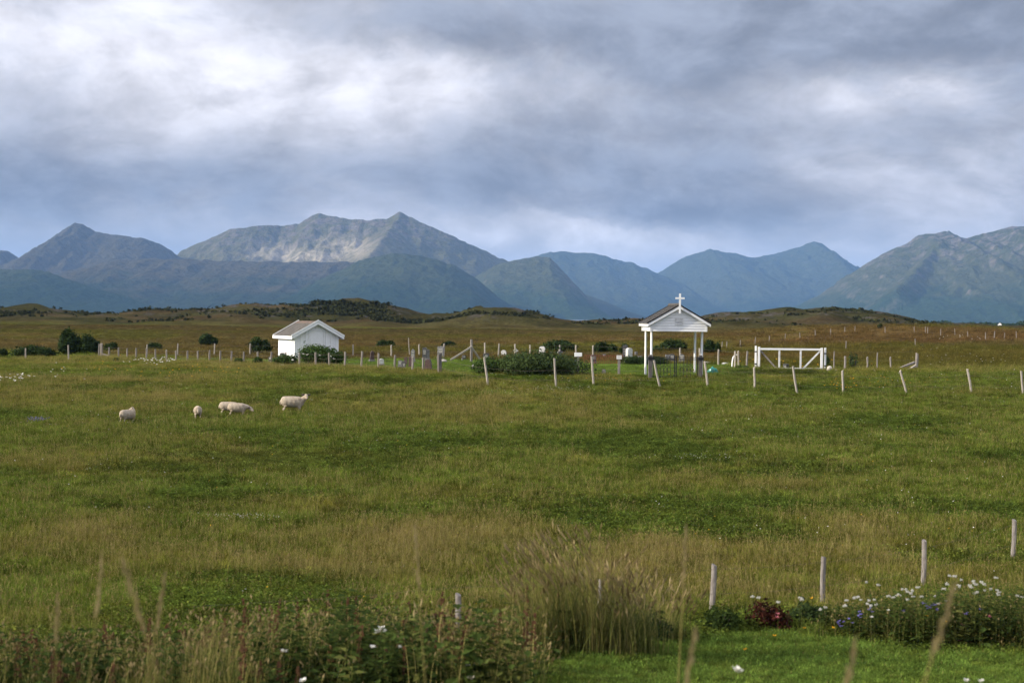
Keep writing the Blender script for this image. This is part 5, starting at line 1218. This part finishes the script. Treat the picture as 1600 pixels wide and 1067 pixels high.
# ---- small meadow flowers
def specks():
    rng = np.random.default_rng(5); mb = MB(); mbY = MB(); rr = random.Random(8)
    n = 3600; x, d = rand_pts(n, 26, 76, rng); cl = fbm(x / 4, d / 3, 201, 3); keep = (cl + rng.normal(size=n) * 0.05 > 0.56) & (yard(x, d) < 0.3)
    for xx, dd, zz in zip(x[keep].tolist(), d[keep].tolist(), H(x[keep], d[keep]).tolist()):
        z = zz + rr.uniform(.08, .22); r = rr.uniform(.010, .022); c = Vector((xx, dd, z))
        q = mbY if rr.random() < 0.25 else mb
        a = rr.uniform(0, 6.28); u = Vector((math.cos(a), math.sin(a), 0.2)) * r; v = Vector((-math.sin(a), math.cos(a), 0.5)) * r; q.add([c - u, c + v, c + u, c - v], [(0, 1, 2, 3)])
    # flower patches picked out by the photograph
    def patch(px, py, sx, sy, n, r, q, hgt=0.35):
        for i in range(n):
            p = ground_hit(px + rr.gauss(0, sx), py + rr.gauss(0, sy), 20, 130); bloom(q, p + Vector((0, 0, rr.uniform(hgt * 0.6, hgt))), r * rr.uniform(0.7, 1.3), rr, 5)
    patch(230, 574, 16, 3, 34, 0.06, mb, 0.5); patch(265, 572, 10, 2, 12, 0.06, mb, 0.5); patch(25, 600, 14, 4, 22, 0.065, mb, 0.4); patch(100, 588, 40, 7, 10, 0.05, mb, 0.3)
    patch(860, 612, 45, 2.5, 90, 0.016, mb, 0.2); patch(380, 815, 30, 2, 80, 0.014, mb, 0.2); patch(1090, 720, 40, 3, 60, 0.016, mb, 0.2); patch(1500, 567, 60, 8, 45, 0.028, mb, 0.3); patch(1500, 530, 25, 3, 16, 0.045, mb, 0.3)
    patch(300, 585, 60, 6, 40, 0.045, mbY, 0.35); patch(150, 575, 40, 8, 16, 0.045, mbY, 0.35); patch(1370, 603, 60, 5, 36, 0.035, mbY, 0.3); patch(1230, 572, 40, 3, 24, 0.05, mbY, 0.3); patch(970, 598, 60, 4, 16, 0.035, mbY, 0.3); patch(1320, 612, 14, 2, 12, 0.05, mbY, 0.35)
    for q, nm, m, lb in ((mb, 'white_meadow_flowers', PETAL, 'white clover and yarrow specks scattered over the field'), (mbY, 'yellow_meadow_flowers', PETALY, 'yellow flower specks scattered over the field')):
        tag(link(nm, raw_mesh(q, nm), m), lb, 'flowers', kind='stuff')
    mb2 = MB()
    for i in range(60):
        p = ground_hit(58 + rr.gauss(0, 9), 661 + rr.gauss(0, 1.0), 20, 130); bloom(mb2, p + Vector((0, 0, rr.uniform(.12, .22))), 0.022, rr, 5)
    tag(link('blue_meadow_flowers', raw_mesh(mb2, 'blue_meadow_flowers'), PETALB), 'patch of violet flowers in the field left of the lambs', 'flowers', kind='stuff')
specks()

# ---- foreground weeds, flower border and tall grass
def weed(mb, x, y, z, h, rng, mi_leaf=0, spread=1.0):
    """upright leafy plant: stem with pairs of pointed leaves that grow smaller upwards"""
    az = rng.uniform(0, 6.28); lean = rng.uniform(0, .18) * h; dx, dy = math.cos(az) * lean, math.sin(az) * lean
    blade(mb, x, y, h, 0.012, lean, az, rng, 3, z, 3)
    n = int(8 + h * 11)
    for i in range(n):
        t = (i + 0.7) / n; a = i * 2.4 + rng.uniform(-.4, .4); L = (0.19 * (1 - 0.6 * t) + 0.03) * spread * rng.uniform(.7, 1.25); w_ = L * 0.32
        c = Vector((x + dx * t * t, y + dy * t * t, z + h * t)); q = Vector((math.cos(a), math.sin(a), rng.uniform(-.25, .55))); sd = Vector((-math.sin(a), math.cos(a), rng.uniform(-.3, .3)))
        e = c + q * L; e.z -= L * 0.22; m_ = c + q * L * 0.5
        mb.add([c, m_ + sd * w_, e, m_ - sd * w_], [(0, 1, 2, 3)], mi_leaf)
def dock(mb, x, y, z, h, rng):
    az = rng.uniform(0, 6.28); lean = rng.uniform(0, .12) * h; blade(mb, x, y, h, 0.016, lean, az, rng, 1, z, 3)
    for i in range(34):
        t = rng.uniform(.45, 1.0); a = rng.uniform(0, 6.28); r = 0.05 * (1.2 - t); c = Vector((x + math.cos(az) * lean * t * t + math.cos(a) * r, y + math.sin(az) * lean * t * t + math.sin(a) * r, z + h * t)); s = rng.uniform(.012, .024)
        mb.add([c + Vector((-s, 0, 0)), c + Vector((0, s * .4, s)), c + Vector((s, 0, 0)), c + Vector((0, -s * .4, -s))], [(0, 1, 2, 3)], 2)
    for i in range(5):
        a = rng.uniform(0, 6.28); q = Vector((math.cos(a), math.sin(a), .45)); sd = Vector((-math.sin(a), math.cos(a), 0)); c = Vector((x, y, z + .04)); L = rng.uniform(.18, .32)
        mb.add([c, c + q * L * .5 + sd * L * .16, c + q * L - Vector((0, 0, .06)), c + q * L * .5 - sd * L * .16], [(0, 1, 2, 3)], 0)
def stems(mb, x, y, z, n, h, rng, spread=.16, lean=(0, 0), head=0.16):
    for i in range(n):
        hh = h * rng.uniform(.62, 1.08); bx, by = x + rng.gauss(0, spread), y + rng.gauss(0, spread); az = math.atan2(lean[1] + rng.gauss(0, .5), lean[0] + rng.gauss(0, .5)); bend = hh * rng.uniform(.08, .42)
        k = len(mb.v); blade(mb, bx, by, hh, rng.uniform(.005, .009), bend, az, rng, 1, z, 5)
        tx, ty, tz = bx + math.cos(az) * bend, by + math.sin(az) * bend, z + hh * (1 - .25 * bend / hh)
        for a in (az, az + 1.57, az + .8):
            hw = rng.uniform(.010, .018); cx, cy = math.cos(a) * hw, math.sin(a) * hw; ox, oy = math.cos(az) * head * .4, math.sin(az) * head * .4
            mb.add([(tx - ox, ty - oy, tz - head * .7), (tx + cx, ty + cy, tz - head * .2), (tx + ox * .6, ty + oy * .6, tz + head * .25), (tx - cx, ty - cy, tz - head * .2)], [(0, 1, 2, 3)], 2)
    for i in range(int(n * 2.0)):
        blade(mb, x + rng.gauss(0, spread), y + rng.gauss(0, spread), h * rng.uniform(.3, .85), rng.uniform(.008, .014), h * rng.uniform(.1, .4), rng.uniform(0, 6.28), rng, 3, z, 4)
GRB = leafmat('tall_grass_leaf', (0.125, 0.130, 0.036), (0.070, 0.092, 0.024), 0.35, None, 0.35, 2.0)
SEEDT = leafmat('tall_grass_head', (0.33, 0.265, 0.13), (0.22, 0.165, 0.08), 0.3, None, 0.3, 2.0)
def weed_bank():
    rng = random.Random(21); a = MB(); dk = MB(); gr = MB()
    def top(px): return float(np.interp(px, [-200, 0, 120, 250, 380, 420, 560, 700, 800, 900, 1000, 1060, 1130], [985, 980, 985, 975, 955, 940, 930, 950, 945, 925, 930, 975, 985]))
    n = 0
    while n < 2500:
        px = rng.uniform(-260, 1075); d = rng.uniform(17.3, 23.4); x = xat(px, d, 1000)
        if near_lawn(np.array(x), np.array(d)) > 0.3: continue
        z = Hq(x, d); hmax = at(px, top(px), d).z - z
        lump = float(fbm(np.array(x / 1.3), np.array(d / 1.1), 303, 3)); sort = float(fbm(np.array(x / 1.9 + 40), np.array(d / 1.6), 305, 2))
        h = max(0.15, min(hmax, 1.3)) * (0.02 + 1.6 * lump) * rng.uniform(.5, 1.05); h = min(h, max(.2, hmax * 1.12))
        r = rng.random(); leafy = np.clip((sort - 0.36) / 0.22, 0.05, 0.92) * (0.45 if px < 330 else 0.85)
        if r < leafy: weed(a, x, d, z, h * 0.95, rng, 0 if rng.random() < .8 else 3, rng.uniform(.6, 1.35))
        elif r < leafy + 0.05: dock(dk, x, d, z, h * 1.05, rng)
        else: stems(gr, x, d, z, 2, h * 1.05, rng, .14, (0.2, 0), 0.07)
        n += 1
    tag(link('weed_bank', raw_mi(a, 'weed_bank', [BROAD, STALK, DOCK, GRB]),), 'mass of leafy green weeds along the bottom of the picture', 'weeds', kind='stuff')
    tag(link('dock_weeds', raw_mi(dk, 'dock_weeds', [BROAD, STALK, DOCK])), 'brown seeding docks among the foreground weeds', 'weeds', kind='stuff')
    tag(link('bank_grass', raw_mi(gr, 'bank_grass', [BROAD, STALK, SEEDT, GRB])), 'tall seeding grasses among the foreground weeds', 'grass', kind='stuff')
def raw_mi(mb, name, mats):
    me = bpy.data.meshes.new(name); me.from_pydata(mb.v, [], mb.f); me.polygons.foreach_set('material_index', mb.mi); me.update()
    for m in mats: me.materials.append(m)
    return me
weed_bank()
def grass_clump(px, d, w_, h, n, label, seed, lean=(-0.5, 0)):
    p = on_ground(px, d, 1000); rng = random.Random(seed); mb = MB()
    for k in range(6): stems(mb, rng.gauss(0, w_ * .45), rng.gauss(0, .2), -0.05, n // 6, h * rng.uniform(.8, 1.05), rng, .15, lean, 0.17)
    o = link('grass_clump', raw_mi(mb, 'grass_clump', [BROAD, STALK, SEEDT, GRB]), None, None, p); tag(o, label, 'tall grass', 'clumps of tall dry grass')
grass_clump(885, 20.6, 0.75, 1.78, 300, 'biggest clump of tall dry straw grass in the foreground', 3)
grass_clump(970, 20.9, 0.6, 1.45, 220, 'darker clump of tall grass right of the biggest straw clump', 4, (-.2, 0))
grass_clump(1045, 22.6, 0.5, 1.10, 90, 'thin clump of tall grass beside the mown lawn', 5, (.1, 0))
grass_clump(655, 19.6, 0.3, 1.30, 20, 'few tall straws standing left of the nearest post', 6, (0, 0))
# single straws right before the camera
def straw(tx, ty, bx, d, label, seed, r=0.0045):
    rng = random.Random(seed); tp = at(tx, ty, d); b = Vector((at(bx, 1067, d).x, d, 0)); k = (1067 - ty) and (b.x - tp.x) / (at(tx, ty, d).z - at(tx, 1067, d).z)
    gz = float(H(tp.x, d)); hh = tp.z - gz; x0 = tp.x + k * hh * 0.8
    t = empty('grass_straw', (x0, d, gz), 0, label, 'straw', 'tall straws before the camera'); m = MB(); tip = Vector((tp.x - x0, 0, hh))
    pts = [Vector((0, 0, -0.05)), tip * 0.35 + Vector((-(tip.x) * .06, 0, 0)), tip * 0.7, tip]; m.tube(pts, [r, r * .9, r * .7, r * .4], 5); m.build('stalk', STALK, t)
    hd = MB()
    for i in range(26):
        q = tip * (0.80 + 0.20 * i / 25); a = rng.uniform(0, 6.28); s = 0.010 * (1.1 - abs(i / 25 - .45)); c = q + Vector((math.cos(a) * s, math.sin(a) * s, 0))
        hd.add([c - Vector((0, 0, .018)), c + Vector((.007, 0, .002)), c + Vector((0, 0, .03)), c - Vector((.007, 0, -.002))], [(0, 1, 2, 3)])
    link('seed_head', raw_mesh(hd, 'seed_head'), SEEDT, t)
for i, (tx, ty, bx, d, lb) in enumerate([(1493, 915, 1432, 5.6, 'long blurred straw rising through the flower border at the right'), (1087, 985, 1070, 6.5, 'short blurred straw over the lawn edge'), (192, 876, 262, 6.4, 'long pale straw leaning right at the left of the picture'), (160, 868, 135, 8.2, 'thin upright straw left of the long pale one'), (258, 897, 225, 8.0, 'straw with hanging tip right of the long pale one'), (90, 927, 86, 9.0, 'short straw near the left edge'), (1072, 822, 1058, 9.5, 'thin upright straw between the grass clumps and the left post'), (648, 822, 668, 9.5, 'thin straw above the weeds left of the nearest post'), (1338, 1000, 1320, 6.0, 'faint straw over the lawn')]):
    straw(tx, ty, bx, d, lb, 60 + i)
# flower border at the right
def border():
    rng = random.Random(31); a = MB(); yw = MB(); bl = MB(); yl = MB(); pk = MB()
    def top(px): return float(np.interp(px, [1100, 1150, 1290, 1330, 1400, 1450, 1560, 1700], [955, 950, 945, 935, 918, 912, 908, 905]))
    n = 0
    while n < 1500:
        px = rng.uniform(1280, 1720); d = rng.uniform(22.4, 25.4); x = xat(px, d, 960)
        if near_lawn(np.array(x), np.array(d)) > 0.4: continue
        z = Hq(x, d); h = max(.15, (at(px, top(px), d).z - z)) * rng.uniform(.45, 1.0)
        if rng.random() < .84: weed(a, x, d, z, min(h, .9), rng, 0 if rng.random() < .7 else 3, rng.uniform(.4, .75))
        else: stems(a, x, d, z, 2, min(h, .8), rng, .1, (0, 0), .05)
        n += 1
    def umbel(c, r):
        for k in range(22):
            aa = rng.uniform(0, 6.28); q = math.sqrt(rng.random()) * r; p = c + Vector((math.cos(aa) * q, math.sin(aa) * q, rng.gauss(0, .006) - q * q * 1.5)); s = rng.uniform(.008, .014)
            yw.add([p + Vector((-s, 0, 0)), p + Vector((0, s, .004)), p + Vector((s, 0, 0)), p + Vector((0, -s, .004))], [(0, 1, 2, 3)])
            yw.add([p + Vector((-s, 0, -.004)), p + Vector((0, 0, -.012)), p + Vector((s, 0, -.004)), p + Vector((0, 0, .008))], [(0, 1, 2, 3)])
        blade(a, c.x, c.y, .45, .006, .02, rng.uniform(0, 6.28), rng, 3, c.z - .46, 3)
    spots = [(1440 + rng.gauss(0, 40), 930 + rng.gauss(0, 9)) for _ in range(20)] + [(1525 + rng.gauss(0, 28), 914 + rng.gauss(0, 8)) for _ in range(22)] + [(1335 + rng.gauss(0, 18), 938 + rng.gauss(0, 7)) for _ in range(12)] + [(1590, 930), (1597, 932), (1372, 913), (1410, 920), (1176, 931), (1216, 940), (1185, 933), (1282, 951), (1290, 948), (1253, 936), (1480, 912), (1250, 933)]
    for (px, py) in spots: umbel(at(px, py, rng.uniform(22.8, 24.2)), rng.uniform(.015, .036))
    for (px, py) in [(1343, 957), (1343, 963), (1315, 975), (1327, 970), (1360, 952), (1443, 942), (1448, 950), (1460, 943), (1463, 953), (1412, 954), (1509, 960), (1532, 954), (1310, 972), (1452, 947)]:
        c = at(px, py, 22.9)
        for k in range(3): bloom(bl, c + Vector((rng.gauss(0, .02), rng.gauss(0, .02), rng.gauss(0, .02))), .026, rng, 5)
        blade(a, c.x, c.y, .4, .006, .02, 0, rng, 1, c.z - .4, 3)
    for (px, py, d) in [(1210, 993, 22.6), (1164, 1015, 21.6), (1257, 981, 23.0), (1302, 981, 22.9), (1410, 1065, 19.7), (1268, 935, 24.6), (1478, 972, 22.6), (1448, 962, 22.8)]: bloom(yl, at(px, py, d), .032, rng, 7)
    for (px, py) in [(1546, 964), (1505, 977), (1535, 982), (1500, 1002), (1516, 1004), (1215, 959), (1214, 965)]: bloom(pk, at(px, py, 22.7), .035, rng, 6)
    for (px, py, d, r) in [(596, 983, 18.5, .05), (590, 988, 18.5, .05), (602, 987, 18.5, .04), (583, 1011, 18.2, .045), (444, 1018, 17.8, .05), (625, 1011, 18.4, .03), (730, 1043, 17.6, .05), (738, 1048, 17.6, .045), (735, 1060, 17.4, .05), (473, 1065, 17.0, .05), (1153, 1050, 12.5, .055), (1510, 1064, 15, .035), (1533, 1065, 15, .035), (1388, 954, 22.8, .03), (1362, 964, 22.8, .035)]:
        c = at(px, py, d); bloom(yw, c, r, rng, 9); bloom(yw, c + Vector((0, 0, .01)), r * .6, rng, 7); gz = Hq(c.x, c.y); blade(a, c.x, c.y, c.z - gz, .008, .03, 2.0, rng, 1, gz, 4)
    tag(link('border_plants', raw_mi(a, 'border_plants', [BROAD, STALK, SEEDT, GRB])), 'leafy green plants of the wild flower border at the right', 'plants', kind='stuff')
    for q, nm, m, lb in ((yw, 'white_yarrow_flowers', PETAL, 'white yarrow heads over the flower border and weeds'), (bl, 'blue_harebell_flowers', PETALB, 'pale violet blue bells in the flower border'), (yl, 'yellow_border_flowers', PETALY, 'yellow blooms at the edge of the near lawn'), (pk, 'pink_border_flowers', PETALP, 'faded pink blooms in the flower border')):
        tag(link(nm, raw_mesh(q, nm), m), lb, 'flowers', kind='stuff')
border()
def near_bush(px, d, w_, h, n, m, label, seed, leaf=.045):
    p = on_ground(px, d, 970); rng = np.random.default_rng(seed); t = empty('bush', p, 0, label, 'bush', 'low bushes at the lawn edge'); mb = MB(); L = []
    for i in range(8):
        x = rng.uniform(-.38, .38) * w_; hh = h * (1 - .5 * (2 * x / w_) ** 2) * rng.uniform(.7, 1); L.append(((x, rng.uniform(-.2, .2), hh * .5), w_ * .22, .28, hh * .52))
    leaf_cloud(mb, L, n, leaf, rng, .5); link('foliage', raw_mesh(mb, 'foliage'), m, t); st = MB()
    for l in L[:5]: st.tube([(l[0][0] * .3, 0, -.05), (l[0][0], l[0][1], l[0][2] * 1.5)], [.012, .006], 5)
    tag(st.build('stem', BARK, t), kind='stuff')
near_bush(1190, 24.5, .85, .52, 900, LEAFR, 'low bush with dark red leaves between the two near posts', 41)
near_bush(1125, 24.2, .8, .42, 900, BROAD, 'low green bush left of the red leaved bush', 42)
near_bush(1262, 24.9, .7, .45, 900, LEAFD, 'low dark green bush right of the red leaved bush', 43)
near_bush(1010, 22.3, .7, .62, 900, LEAFD, 'dark leafy bush under the tall grass clumps', 44)
